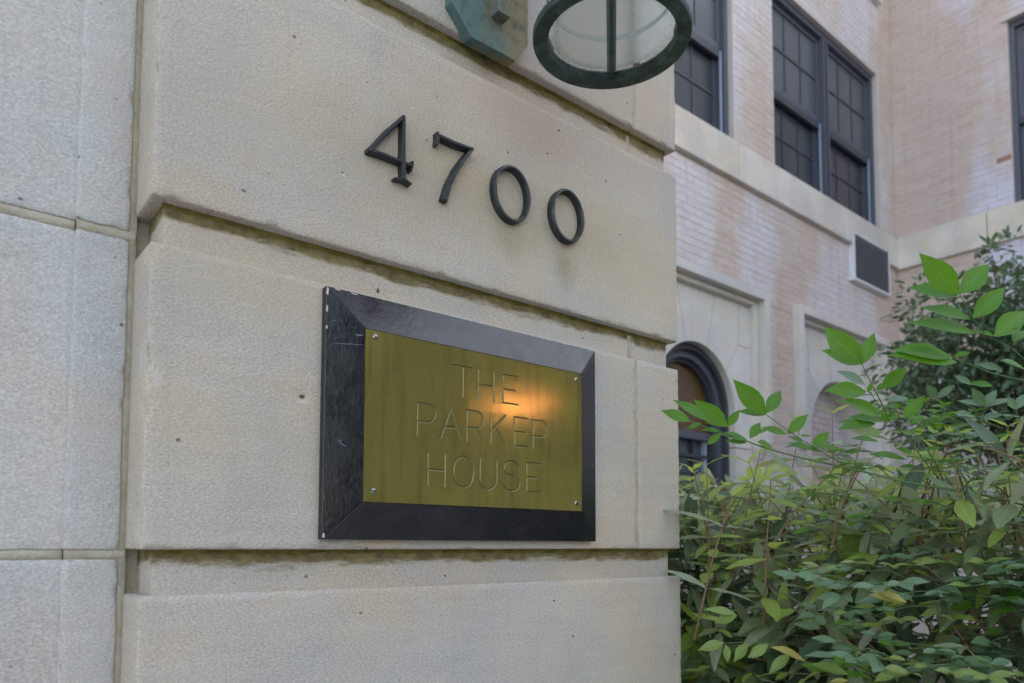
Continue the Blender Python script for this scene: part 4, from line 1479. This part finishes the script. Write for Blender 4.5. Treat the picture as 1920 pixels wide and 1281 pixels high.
# ------------------------------------------------------------------ leaves
def leaf_proto(kind):
    """unit leaf along +X, width along Y, normal +Z; returns verts, faces"""
    if kind == 'nandina':
        prof = [(0.0, 0.012), (0.12, 0.10), (0.30, 0.20), (0.48, 0.225), (0.66, 0.18), (0.83, 0.09), (0.94, 0.03), (1.0, 0.003)]
        fold, droop, wav = 0.10, 0.10, 0.0
    elif kind == 'viburnum':
        prof = [(0.0, 0.012), (0.08, 0.055), (0.22, 0.105), (0.42, 0.130), (0.62, 0.118), (0.80, 0.078), (0.92, 0.036), (1.0, 0.004)]
        fold, droop, wav = 0.07, 0.16, 0.012
    else:
        prof = [(0.0, 0.012), (0.15, 0.14), (0.40, 0.22), (0.65, 0.19), (0.85, 0.10), (1.0, 0.005)]
        fold, droop, wav = 0.08, 0.10, 0.0
    vs_, fs_ = [], []
    for i, (x, w) in enumerate(prof):
        zc = -droop * x * x
        wv_ = wav * math.sin(i * 2.3)
        vs_ += [(x, -w, zc + fold * w * 2 + wv_), (x, -w * 0.5, zc + fold * w * 0.8 + wv_ * 0.5 + wav * 0.8 * (i % 2)), (x, 0, zc), (x, w * 0.5, zc + fold * w * 0.8 - wv_ * 0.5 + wav * 0.8 * (i % 2)), (x, w, zc + fold * w * 2 - wv_)]
    for i in range(len(prof) - 1):
        a = i * 5
        for k in range(4):
            fs_.append((a + k, a + 5 + k, a + 6 + k, a + 1 + k))
    UV = np.array([(prof[i][0], 0.5 + (k - 2) * 0.25 * min(1.0, prof[i][1] / 0.10)) for i in range(len(prof)) for k in range(5)])
    return np.array(vs_), fs_, UV


PROTO = {k: leaf_proto(k) for k in ('nandina', 'viburnum', 'camellia')}


def frame(axis, nrm):
    x = axis.normalized()
    z = (nrm - x * nrm.dot(x))
    if z.length < 1e-4:
        z = Vector((0.1, 0.2, 1)) - x * x.dot(Vector((0.1, 0.2, 1)))
    z.normalize()
    y = z.cross(x)
    return Matrix((x, y, z)).transposed()


class Foliage:
    def __init__(s, kind):
        s.kind = kind
        s.items = []      # (base, 3x3, length, material key)

    def leaf(s, base, axis, nrm, length, mk_, wid=1.0):
        R = frame(axis, nrm)
        s.items.append((Vector(base), R, length, mk_, wid))

    def tris(s):
        V, F, UV = PROTO[s.kind]
        return V, F

    def realize(s, root, visible, max_single=300, name='leaf', stuff='foliage'):
        V, F, UV = PROTO[s.kind]
        order = []
        for i, it in enumerate(s.items):
            c_ = it[0] + it[1] @ Vector((it[2] * 0.5, 0, 0))
            px, py, z = to_px(c_)
            sc_ = it[2] / max(z, 0.1) * (0.25 + abs((c_ - CAM).normalized().dot(it[1].col[2])))
            ok = 1240 < px < 1925 and -10 < py < 1290 and visible(c_, it)
            order.append((0 if ok else 1, -sc_, i))
        order.sort()
        single = [i for (a, _, i) in order[:max_single] if a == 0]
        sset = set(single)
        protos = {}
        for i in single:
            b, R, L_, mk_, wid = s.items[i]
            key = (mk_, round(wid, 1))
            if key not in protos:
                me = bpy.data.meshes.new(name)
                VV = V.copy()
                VV[:, 1] *= key[1]
                me.from_pydata([tuple(v) for v in VV], [], F)
                me.uv_layers.new(name='UVMap').data.foreach_set('uv', UV[np.array(F).ravel()].ravel())
                me.materials.append(LM[mk_])
                me.polygons.foreach_set('use_smooth', [True] * len(F))
                me.update()
                protos[key] = me
            o = bpy.data.objects.new(name, protos[key])
            COL.objects.link(o)
            o.parent = root
            o.matrix_local = Matrix.Translation(b - root.location) @ R.to_4x4() @ Matrix.Scale(L_, 4)
        mats = sorted({it[3] for it in s.items})
        co, fi, mi = [], [], []
        FF = np.array(F)
        off = 0
        for i, (b, R, L_, mk_, wid) in enumerate(s.items):
            if i in sset:
                continue
            VV = V * np.array([L_, L_ * wid, L_])
            co.append(VV @ np.array(R).T + np.array(b - root.location))
            fi.append(FF + off)
            mi.append(np.full(len(FF), mats.index(mk_)))
            off += len(V)
        if co:
            co, fi, mi = np.concatenate(co), np.concatenate(fi), np.concatenate(mi)
            me = bpy.data.meshes.new(stuff)
            me.vertices.add(len(co))
            me.vertices.foreach_set('co', co.ravel())
            me.loops.add(len(fi) * 4)
            me.loops.foreach_set('vertex_index', fi.ravel())
            me.polygons.add(len(fi))
            me.polygons.foreach_set('loop_start', np.arange(0, len(fi) * 4, 4))
            me.polygons.foreach_set('loop_total', np.full(len(fi), 4))
            me.polygons.foreach_set('use_smooth', np.ones(len(fi), bool))
            me.uv_layers.new(name='UVMap').data.foreach_set('uv', np.tile(UV, (off // len(V), 1))[fi.ravel()].ravel())
            for k in mats:
                me.materials.append(LM[k])
            me.polygons.foreach_set('material_index', mi)
            me.update()
            mesh_obj(stuff, me, root, 'stuff')


# ---- nandina: sprays drawn leaf by leaf after the photograph, at their own distances
nan = Foliage('nandina')
SPR = [  # base px, tip px, distance, face-on amount (1 = broad side to us), material, width
    # left spray
    (1294, 790, 1240, 767, 1.22, .9, 'a'), (1329, 791, 1264, 744, 1.23, .6, 'a'), (1364, 800, 1302, 750, 1.25, 1, 'a'), (1365, 799, 1387, 768, 1.25, 1, 'a'),
    (1314, 794, 1287, 804, 1.22, .8, 'a'), (1364, 801, 1322, 789, 1.27, .5, 'a'), (1350, 809, 1315, 803, 1.24, .5, 'a'), (1352, 812, 1324, 835, 1.24, 1, 'a'),
    (1436, 777, 1376, 713, 1.30, 1, 'a'), (1437, 775, 1466, 728, 1.30, 1, 'a'), (1436, 778, 1384, 768, 1.32, .7, 'a'),
    (1406, 822, 1427, 790, 1.28, 1, 'a'), (1476, 814, 1517, 775, 1.33, 1, 'a'), (1474, 814, 1429, 799, 1.33, .7, 'a'), (1402, 826, 1350, 809, 1.27, .5, 'a'),
    (1400, 831, 1360, 824, 1.27, .6, 'a'), (1420, 829, 1454, 842, 1.28, .6, 'a'), (1505, 831, 1478, 815, 1.34, .5, 'a'), (1523, 838, 1558, 808, 1.36, 1, 'a'),
    (1521, 838, 1484, 832, 1.36, .4, 'a'), (1526, 840, 1590, 838, 1.37, .35, 'a'), (1512, 834, 1470, 836, 1.36, .3, 'a'), (1540, 848, 1500, 836, 1.37, .4, 'a'),
    (1500, 818, 1524, 816, 1.34, .5, 'a'), (1438, 806, 1412, 812, 1.31, .5, 'a'),
    # middle spray
    (1615.6, 683, 1545, 612, 1.34, 1, 'a'), (1617, 683, 1640, 622, 1.34, 1, 'a'), (1614, 683, 1545, 653, 1.36, .75, 'a'), (1607, 679, 1572, 662, 1.37, .6, 'a'),
    (1652, 729, 1704, 687, 1.37, 1, 'a'), (1623, 735, 1550, 728, 1.37, .8, 'a'), (1622, 722, 1572, 692, 1.42, .6, 'b'), (1627, 736, 1636, 716, 1.36, 1, 'a'), (1643, 732, 1660, 716, 1.37, 1, 'a'),
    (1694, 785, 1735, 740, 1.40, 1, 'a'), (1649, 780, 1587, 746, 1.40, .7, 'a'), (1665, 790, 1592, 777, 1.41, .5, 'a'), (1642, 794, 1573, 799, 1.41, .5, 'a'),
    (1640, 797, 1570, 786, 1.42, .4, 'a'), (1668, 790, 1688, 774, 1.41, .9, 'a'), (1700, 788, 1740, 781, 1.42, .5, 'a'), (1606, 812, 1660, 806, 1.45, .8, 'c'),
    (1648, 828, 1597, 818, 1.44, .4, 'a'), (1668, 790, 1652, 775, 1.41, .9, 'a'), (1690, 812, 1735, 806, 1.44, .4, 'a'), (1712, 850, 1680, 838, 1.45, .7, 'a'), (1700, 862, 1632, 846, 1.46, .35, 'a'),
    (1665, 752, 1705, 742, 1.46, .7, 'b'), (1730, 845, 1770, 836, 1.46, .5, 'a'),
    # right spray
    (1798, 551, 1726, 477, 1.24, 1, 'a'), (1800, 551, 1859, 490, 1.24, 1, 'a'), (1796, 555, 1705, 533, 1.26, .65, 'a'), (1824, 597, 1889, 534, 1.27, 1, 'a'),
    (1819, 599, 1729, 569, 1.28, .5, 'a'), (1829, 626, 1706, 595, 1.29, .45, 'a'), (1864, 631, 1928, 578, 1.29, 1, 'a'), (1832, 622, 1868, 628, 1.30, .6, 'a'),
    (1786, 671, 1679, 647, 1.30, .45, 'a'), (1794, 680, 1673, 656, 1.29, .5, 'a'), (1788, 668, 1820, 660, 1.31, .8, 'a'), (1876, 622, 1922, 606, 1.30, .4, 'a'),
    (1880, 694, 1829, 679, 1.34, .7, 'b'), (1876, 676, 1930, 690, 1.32, .4, 'a'), (1822, 722, 1790, 702, 1.36, .7, 'b'), (1862, 724, 1817, 716, 1.36, .6, 'a'),
    (1806, 626, 1838, 618, 1.30, .6, 'a'), (1900, 640, 1940, 612, 1.30, .7, 'a'),
    # paler sprays below on the right
    (1846, 762, 1822, 728, 1.45, 1, 'b'), (1846, 762, 1868, 728, 1.45, .9, 'b'), (1846, 762, 1796, 748, 1.45, .5, 'b'), (1846, 764, 1902, 742, 1.45, .5, 'b'),
    (1905, 768, 1888, 742, 1.42, 1, 'b'), (1905, 768, 1935, 730, 1.42, .9, 'b'), (1833, 788, 1790, 770, 1.47, .5, 'b'), (1835, 790, 1885, 772, 1.47, .5, 'b'),
    (1755, 745, 1738, 722, 1.5, 1, 'b'), (1757, 745, 1790, 722, 1.5, 1, 'b'),
    # yellowing cluster at the lower left
    (1358, 1206, 1308, 1217, 1.28, .9, 'c'), (1360, 1208, 1366, 1243, 1.28, .9, 'c'), (1402, 1206, 1375, 1240, 1.28, .9, 'c'), (1440, 1208, 1402, 1234, 1.28, 1, 'c'), (1482, 1226, 1440, 1262, 1.27, .9, 'c'),
    (1380, 1152, 1320, 1138, 1.27, .6, 'c'), (1382, 1154, 1338, 1166, 1.27, .9, 'c'), (1700, 1130, 1635, 1102, 1.2, .5, 'y'), (1690, 1132, 1630, 1110, 1.2, .35, 'y'),
    (1510, 1240, 1450, 1208, 1.25, .35, 'y'), (1590, 1265, 1520, 1240, 1.25, .6, 'c'), (1680, 1262, 1640, 1275, 1.2, .8, 'c'), (1590, 1277, 1555, 1276, 1.2, .7, 'y'),
]
for (bx, by, tx, ty, z, face, mk_) in SPR:
    b = at(bx, by, z)
    rr_ = rng.uniform(-0.02, 0.02)
    tp_ = at(tx, ty, z + rr_)
    ax = tp_ - b
    view = (b - CAM).normalized()
    side = ax.normalized()
    toward = -(view - side * view.dot(side)).normalized()
    # the upper side of the leaf looks up; we see it tilted or broadside
    ang = math.acos(max(0.15, min(1, face)))
    upish = Vector((0, 0, 1)) - side * side.z
    q = toward.cross(upish).dot(side)
    sg = 1 if q > 0 else -1
    nrm = Matrix.Rotation(ang * sg, 3, side) @ toward
    if nrm.z < 0 and face > 0.9:
        pass
    nan.leaf(b, ax, nrm, ax.length, 'nan_' + mk_, 0.95 + rng.uniform(-0.1, 0.12))

stems = MB()
def pxtube(pts, r0, r1, mb, n=6):
    P = [at(*p) for p in pts]
    mb.tube(P, [r0 + (r1 - r0) * i / (len(P) - 1) for i in range(len(P))], n)
nanroot = empty('nandina_shrub', 'green nandina with pointed leaflets on wiry stems arching before the arches', 'shrub', (2.0, -0.75, GZ))
nstems = []
for pts, r0, r1 in [
    ([(1990, 985, 1.36), (1920, 947, 1.36), (1830, 925, 1.36), (1700, 905, 1.36), (1600, 880, 1.35), (1500, 858, 1.32), (1440, 842, 1.30), (1402, 828, 1.28), (1350, 810, 1.25), (1294, 790, 1.22)], 0.0022, 0.0009),
    ([(1590, 876, 1.36), (1545, 850, 1.36), (1505, 826, 1.34), (1475, 806, 1.32), (1436, 777, 1.30)], 0.0011, 0.0007),
    ([(1790, 930, 1.46), (1745, 880, 1.45), (1700, 820, 1.43), (1668, 790, 1.41), (1650, 750, 1.39), (1630, 712, 1.36), (1616, 683, 1.34)], 0.0016, 0.0008),
    ([(1985, 735, 1.33), (1920, 714, 1.33), (1860, 700, 1.32), (1800, 676, 1.30), (1786, 670, 1.30)], 0.0015, 0.0008),
    ([(1970, 720, 1.33), (1900, 655, 1.31), (1850, 628, 1.30), (1826, 600, 1.27), (1799, 551, 1.24)], 0.0014, 0.0008),
    ([(1910, 946, 1.40), (1860, 905, 1.41), (1800, 880, 1.43), (1740, 860, 1.45), (1700, 855, 1.46)], 0.0013, 0.0007),
    ([(1832, 900, 1.45), (1836, 840, 1.46), (1846, 762, 1.45)], 0.0011, 0.0007), ([(1920, 860, 1.43), (1908, 810, 1.42), (1905, 768, 1.42)], 0.0011, 0.0007),
    ([(1480, 1222, 1.27), (1440, 1206, 1.28), (1400, 1204, 1.28), (1358, 1206, 1.28)], 0.001, 0.0006)]:
    m = MB()
    pxtube(pts, r0, r1, m)
    m.build('stem', M['greenstem'], nanroot, smooth=True)


def frond(px, py, z, dirpx, spread, size, mkey, n=3):
    """a compound leaf: thin rachis with triads of leaflets lying nearly level"""
    o_ = at(px, py, z)
    e_ = at(px + dirpx[0], py + dirpx[1], z + spread)
    ax = e_ - o_
    P = [o_ + ax * s_ + Vector((0, 0, 0.02 * math.sin(math.pi * s_))) for s_ in (0, .25, .5, .75, 1)]
    m = MB()
    m.tube(P, [0.0011, 0.001, 0.0009, 0.0008, 0.0006], 5)
    d0 = ax.normalized()
    sd_ = Vector((0, 0, 1)).cross(d0).normalized()
    def triad(p, d, sz):
        for a_, l_ in ((0, 1.0), (62, 0.8), (-62, 0.8)):
            dd = Matrix.Rotation(math.radians(a_ + rng.uniform(-12, 12)), 3, 'Z') @ d
            dd = (dd + Vector((0, 0, rng.uniform(-0.25, 0.18)))).normalized()
            nr = Vector((rng.uniform(-0.85, 0.0), rng.uniform(-0.95, 0.0), 1))
            nan.leaf(p, dd, nr, sz * l_ * rng.uniform(0.85, 1.15), mkey if rng.random() < 0.85 else rng.choice(['nan_a', 'nan_c', 'nan_b']), rng.uniform(0.85, 1.1))
    triad(P[-1], d0, size)
    for k in range(1, n + 1):
        p = o_.lerp(e_, 1 - k / (n + 0.6)) + Vector((0, 0, 0.015))
        for sg in (1, -1):
            pd = (d0 * 0.55 + sd_ * sg).normalized()
            q = p + pd * size * (0.8 + 0.25 * k) + Vector((0, 0, rng.uniform(-0.01, 0.01)))
            m.tube([p, q], 0.0007, 4)
            triad(q, pd, size * 0.92)
            if k > 1 and rng.random() < 0.6:
                dd = (pd + Vector((0, 0, rng.uniform(-.2, .2)))).normalized()
                nan.leaf(p.lerp(q, 0.5), (d0 * sg * 0.7 + pd * 0.4), Vector((0, -0.2, 1)), size * 0.8, mkey)
    m.build('stem', M['greenstem'], nanroot, smooth=True)


for k in range(30):
    px = rng.uniform(1560, 2000)
    py = rng.uniform(1030, 1300)
    if py < 1080 and px < 1620:
        px += 120
    z = rng.uniform(1.12, 1.38) + (1300 - py) * 0.0006
    mkk = 'nan_b' if rng.random() < 0.72 else ('nan_a' if rng.random() < 0.6 else 'nan_c')
    frond(px + 90, py + rng.uniform(-10, 25), z, (-rng.uniform(110, 190), rng.uniform(-45, 25)), rng.uniform(-0.08, 0.06), rng.uniform(0.036, 0.054), mkk, rng.choice((2, 2, 3)))
for k in range(24):
    frond(rng.uniform(1600, 2010), rng.uniform(800, 990), rng.uniform(1.40, 1.7), (-rng.uniform(80, 150), rng.uniform(-60, 10)), 0.05, rng.uniform(0.032, 0.046), rng.choice(['nan_a', 'nan_b', 'nan_a']), 2)
# canes from the ground
for k in range(9):
    b = Vector((2.0 + rng.uniform(-0.3, 0.3), -0.75 + rng.uniform(-0.2, 0.2), GZ))
    e_ = at(rng.uniform(1700, 1990), rng.uniform(900, 1150), rng.uniform(1.45, 1.7))
    MB().tube([b, b.lerp(e_, 0.5) + Vector((0.08, 0, 0.1)), e_], [0.006, 0.005, 0.002], 6).build('cane', M['twig'], nanroot, smooth=True)

# ---- viburnum hedge: twigs with paired leaves
vib = Foliage('viburnum')
vibroot = empty('viburnum_hedge', 'dense hedge of long leathery leaves on tan twigs beside the pier', 'hedge', (2.1, 0.3, GZ))
twigs = MB()
bigtwigs = []


def hedge_x(y, z):
    """front surface of the hedge"""
    return 1.47 + 0.10 * noise.noise(Vector((y * 2.2, z * 2.2, 3))) + 0.05 * noise.noise(Vector((y * 7, z * 7, 9))) + max(0, (y - 0.0)) * 0.05


def hedge_top(x, y):
    return 0.17 + 0.075 * noise.noise(Vector((x * 1.6, y * 1.6, 5))) + 0.055 * min(2.2, max(0, x - 1.5)) - max(0, y - 1.2) * 0.05


def twig(tip, d, length, tone, big=False, lsz=1.0):
    d = d.normalized()
    root_p = tip - d * length + Vector((0, 0, -0.05 * length))
    mid = tip.lerp(root_p, 0.5) + Vector((0, 0, 0.02))
    P = [root_p, mid.lerp(root_p, 0.4), mid, tip]
    (bigtwigs.append(P) if big else twigs.tube(P, [0.0032, 0.0026, 0.002, 0.0012], 5))
    nn = rng.choice((3, 4, 4, 5))
    side = d.cross(Vector((0, 0, 1)))
    if side.length < 0.1:
        side = Vector((1, 0, 0))
    side.normalize()
    upv = side.cross(d).normalized()
    for k in range(nn):
        s_ = 1 - k * (0.75 / nn) * (0.25 / max(length, 0.1) + 0.6) * 1.0
        p = root_p.lerp(tip, max(0.15, s_))
        phi = (k % 2) * math.pi / 2 + rng.uniform(-0.3, 0.3)
        for sg in (1, -1):
            out = (side * math.cos(phi) + upv * math.sin(phi)) * sg
            ax = (out + d * rng.uniform(0.35, 0.9)) if k else (out * 0.5 + d)
            ax.z *= 0.4
            ax.z -= rng.uniform(-0.06, 0.24)
            L_ = (rng.uniform(0.068, 0.120) if tip.y < -0.35 else rng.uniform(0.08, 0.150)) * (0.55 if k == 0 else 1) * lsz
            nr = Vector((rng.uniform(-0.60, 0.30), rng.uniform(-0.5, 0.35), 1))
            r_ = rng.random()
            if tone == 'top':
                mk_ = 'vib_y' if r_ < 0.42 else ('vib_c' if r_ < 0.70 else 'vib_a')  # yellower, paler leaves paint the light on the hedge top
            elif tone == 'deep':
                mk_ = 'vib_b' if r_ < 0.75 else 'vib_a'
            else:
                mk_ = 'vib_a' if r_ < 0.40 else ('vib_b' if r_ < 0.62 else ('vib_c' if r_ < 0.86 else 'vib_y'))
            if k == 0 and rng.random() < 0.35:
                mk_ = 'vib_y'
            vib.leaf(p, ax, nr, L_, mk_, rng.uniform(0.8, 1.25))


for k in range(700):      # front face
    y = rng.uniform(-1.15, 1.6)
    z = rng.uniform(-1.0, 0.26)
    x = hedge_x(y, z) + rng.uniform(0, 0.10)
    if z > hedge_top(x, y):
        continue
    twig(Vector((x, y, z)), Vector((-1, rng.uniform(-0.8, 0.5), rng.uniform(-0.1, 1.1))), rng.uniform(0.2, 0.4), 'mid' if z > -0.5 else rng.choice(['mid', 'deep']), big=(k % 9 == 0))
for k in range(600):      # inner layer, its shade put into darker leaf colour
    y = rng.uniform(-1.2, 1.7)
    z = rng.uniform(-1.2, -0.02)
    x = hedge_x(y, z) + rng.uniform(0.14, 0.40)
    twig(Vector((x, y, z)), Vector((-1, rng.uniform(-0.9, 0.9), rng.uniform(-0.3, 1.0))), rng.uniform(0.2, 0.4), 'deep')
for k in range(700):      # top surface
    x = 1.5 + 3.0 * rng.random() ** 1.3
    y = rng.uniform(-1.3, 1.9)
    z = hedge_top(x, y) + rng.uniform(-0.10, 0.045)
    twig(Vector((x, y, z)), Vector((rng.uniform(-0.9, 0.3), rng.uniform(-0.7, 0.5), rng.uniform(0.5, 1.4))), rng.uniform(0.15, 0.3), 'top' if rng.random() < 0.75 else 'mid', big=(k % 25 == 0))
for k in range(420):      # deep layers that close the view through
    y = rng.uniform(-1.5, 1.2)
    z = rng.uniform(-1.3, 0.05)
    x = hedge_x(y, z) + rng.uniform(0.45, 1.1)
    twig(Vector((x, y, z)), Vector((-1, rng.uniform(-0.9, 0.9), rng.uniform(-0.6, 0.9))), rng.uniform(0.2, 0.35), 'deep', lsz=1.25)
# a few upright shoots that stand out before the arched window
for (px, py, z, dx, lean) in ((1325, 872, 1.62, -0.3, 0.2), (1425, 850, 1.75, 0.1, 0.5), (1300, 880, 1.7, -0.6, 0.2), (1500, 800, 1.9, 0.0, 0.3), (1560, 775, 2.0, -0.4, 0.3), (1372, 930, 1.55, 0.2, 0.3), (1445, 900, 1.5, -0.2, 0.2), (1640, 760, 1.9, 0.3, 0.2), (1720, 790, 1.9, -0.2, 0.3), (1890, 800, 1.55, -0.4, 0.2)):
    twig(at(px, py, z), Vector((dx, -0.2, 1.0)), 0.30, 'top', big=True, lsz=0.9)
for P in bigtwigs:
    MB().tube(P, [0.0028, 0.0024, 0.0019, 0.0012], 6).build('twig', M['twig'], vibroot, smooth=True).location = -vibroot.location
o = twigs.build('twigs', M['twig'], vibroot, kind='stuff', smooth=True)
o.location = -vibroot.location
for k in range(16):
    b = Vector((1.75 + rng.uniform(0, 1.4), rng.uniform(-1.0, 1.5), GZ))
    e_ = b + Vector((rng.uniform(-0.25, 0.2), rng.uniform(-0.25, 0.25), 1.25))
    MB().tube([b, b.lerp(e_, 0.5) + Vector((0.04, 0.03, 0)), e_], [0.016, 0.011, 0.006], 7).build('branch', M['twig'], vibroot, smooth=True).location = -vibroot.location

# nandina stems were built in world coordinates too
for ch in nanroot.children:
    ch.location = -nanroot.location

# ---- evergreen shrub by the wing
camf = Foliage('camellia')
camroot = empty('evergreen_tree', 'dark glossy evergreen tree growing in front of the side wing', 'tree', (6.4, 0.35, GZ))
cc = at(1905, 660, 5.2)
clumps = []
for k in range(70):
    th, u_ = rng.uniform(0, 2 * math.pi), rng.uniform(-1, 1)
    q = Vector((math.cos(th) * math.sqrt(1 - u_ * u_), math.sin(th) * math.sqrt(1 - u_ * u_), u_)) * (rng.random() ** 0.5)
    clumps.append((cc + Vector((q.x * 0.85, q.y * 0.85, q.z * 0.62 - 0.06)), rng.uniform(0.16, 0.30)))
for (px, py, r_) in ((1860, 478, 0.12), (1835, 500, 0.10), (1900, 470, 0.16), (1780, 610, 0.15), (1720, 640, 0.14), (1700, 690, 0.16), (1690, 740, 0.15), (1760, 560, 0.12), (1740, 790, 0.2), (1800, 820, 0.25), (1715, 715, 0.2), (1760, 760, 0.25), (1770, 690, 0.25), (1850, 780, 0.25), (1800, 740, 0.25), (1870, 540, 0.2)):
    clumps.append((at(px, py, 5.1), r_))
for (c_, r_) in clumps:
    tone = rng.random()
    for k in range(int(130 * (r_ / 0.25) ** 2)):
        v = Vector((rng.gauss(0, 1), rng.gauss(0, 1), rng.gauss(0, 1))).normalized()
        p = c_ + v * r_ * rng.uniform(0.55, 1.0)
        ax = (v + Vector((rng.uniform(-.7, .7), rng.uniform(-.7, .7), rng.uniform(-.7, .4)))).normalized()
        nr = (v * 0.8 + Vector((0, 0, 1)) + Vector((rng.uniform(-.5, .5), rng.uniform(-.5, .5), 0)))
        rr_ = rng.random() * 0.7 + tone * 0.3
        camf.leaf(p, ax, nr, rng.uniform(0.05, 0.085), 'cam_a' if rr_ < 0.45 else ('cam_b' if rr_ < 0.75 else 'cam_c'), rng.uniform(0.85, 1.1))
tb = Vector((cc.x, cc.y, GZ))
MB().tube([tb, tb.lerp(cc, 0.5) + Vector((0.05, 0, 0)), cc + Vector((0, 0, 0.1))], [0.055, 0.042, 0.02], 9).build('trunk', M['bark'], camroot, smooth=True).location = -camroot.location
for k in range(0, len(clumps), 2):
    c_ = clumps[k][0]
    s_ = tb.lerp(cc, rng.uniform(0.35, 0.9))
    MB().tube([s_, s_.lerp(c_, 0.55) + Vector((0, 0, -0.05)), c_], [0.014, 0.008, 0.004], 6).build('limb', M['bark'], camroot, smooth=True).location = -camroot.location

# who is in view: one tree of all the leaves plus the pier
V4, F4, owner_ = [], [], []
for fo_ in (nan, vib, camf):
    V, F, UV = PROTO[fo_.kind]
    for it in fo_.items:
        b, R, L_, mk_, wid = it
        n0 = len(V4)
        x, y = R.col[0] * L_, R.col[1] * L_ * wid
        V4 += [b, b + x * 0.45 - y * 0.17, b + x, b + x * 0.45 + y * 0.17]
        F4.append((n0, n0 + 1, n0 + 2, n0 + 3))
n0 = len(V4)
V4 += [Vector((XL, 0, -1.5)), Vector((XR, 0, -1.5)), Vector((XR, 0, 2)), Vector((XL, 0, 2))]
F4.append((n0, n0 + 1, n0 + 2, n0 + 3))
bvh = BVHTree.FromPolygons(V4, F4)


def visible(c_, it):
    hits = 0
    for s_ in (0.25, 0.5, 0.75):
        p = it[0] + it[1] @ Vector((it[2] * s_, 0, 0))
        d = p - CAM
        h = bvh.ray_cast(CAM, d.normalized(), d.length - 0.006)
        if h[0] is None:
            hits += 1
    return hits >= 1


nan.realize(nanroot, visible)
vib.realize(vibroot, visible)
camf.realize(camroot, visible)

SC.cycles.use_denoising = True
SC.cycles.max_bounces = 8
SC.cycles.transparent_max_bounces = 12
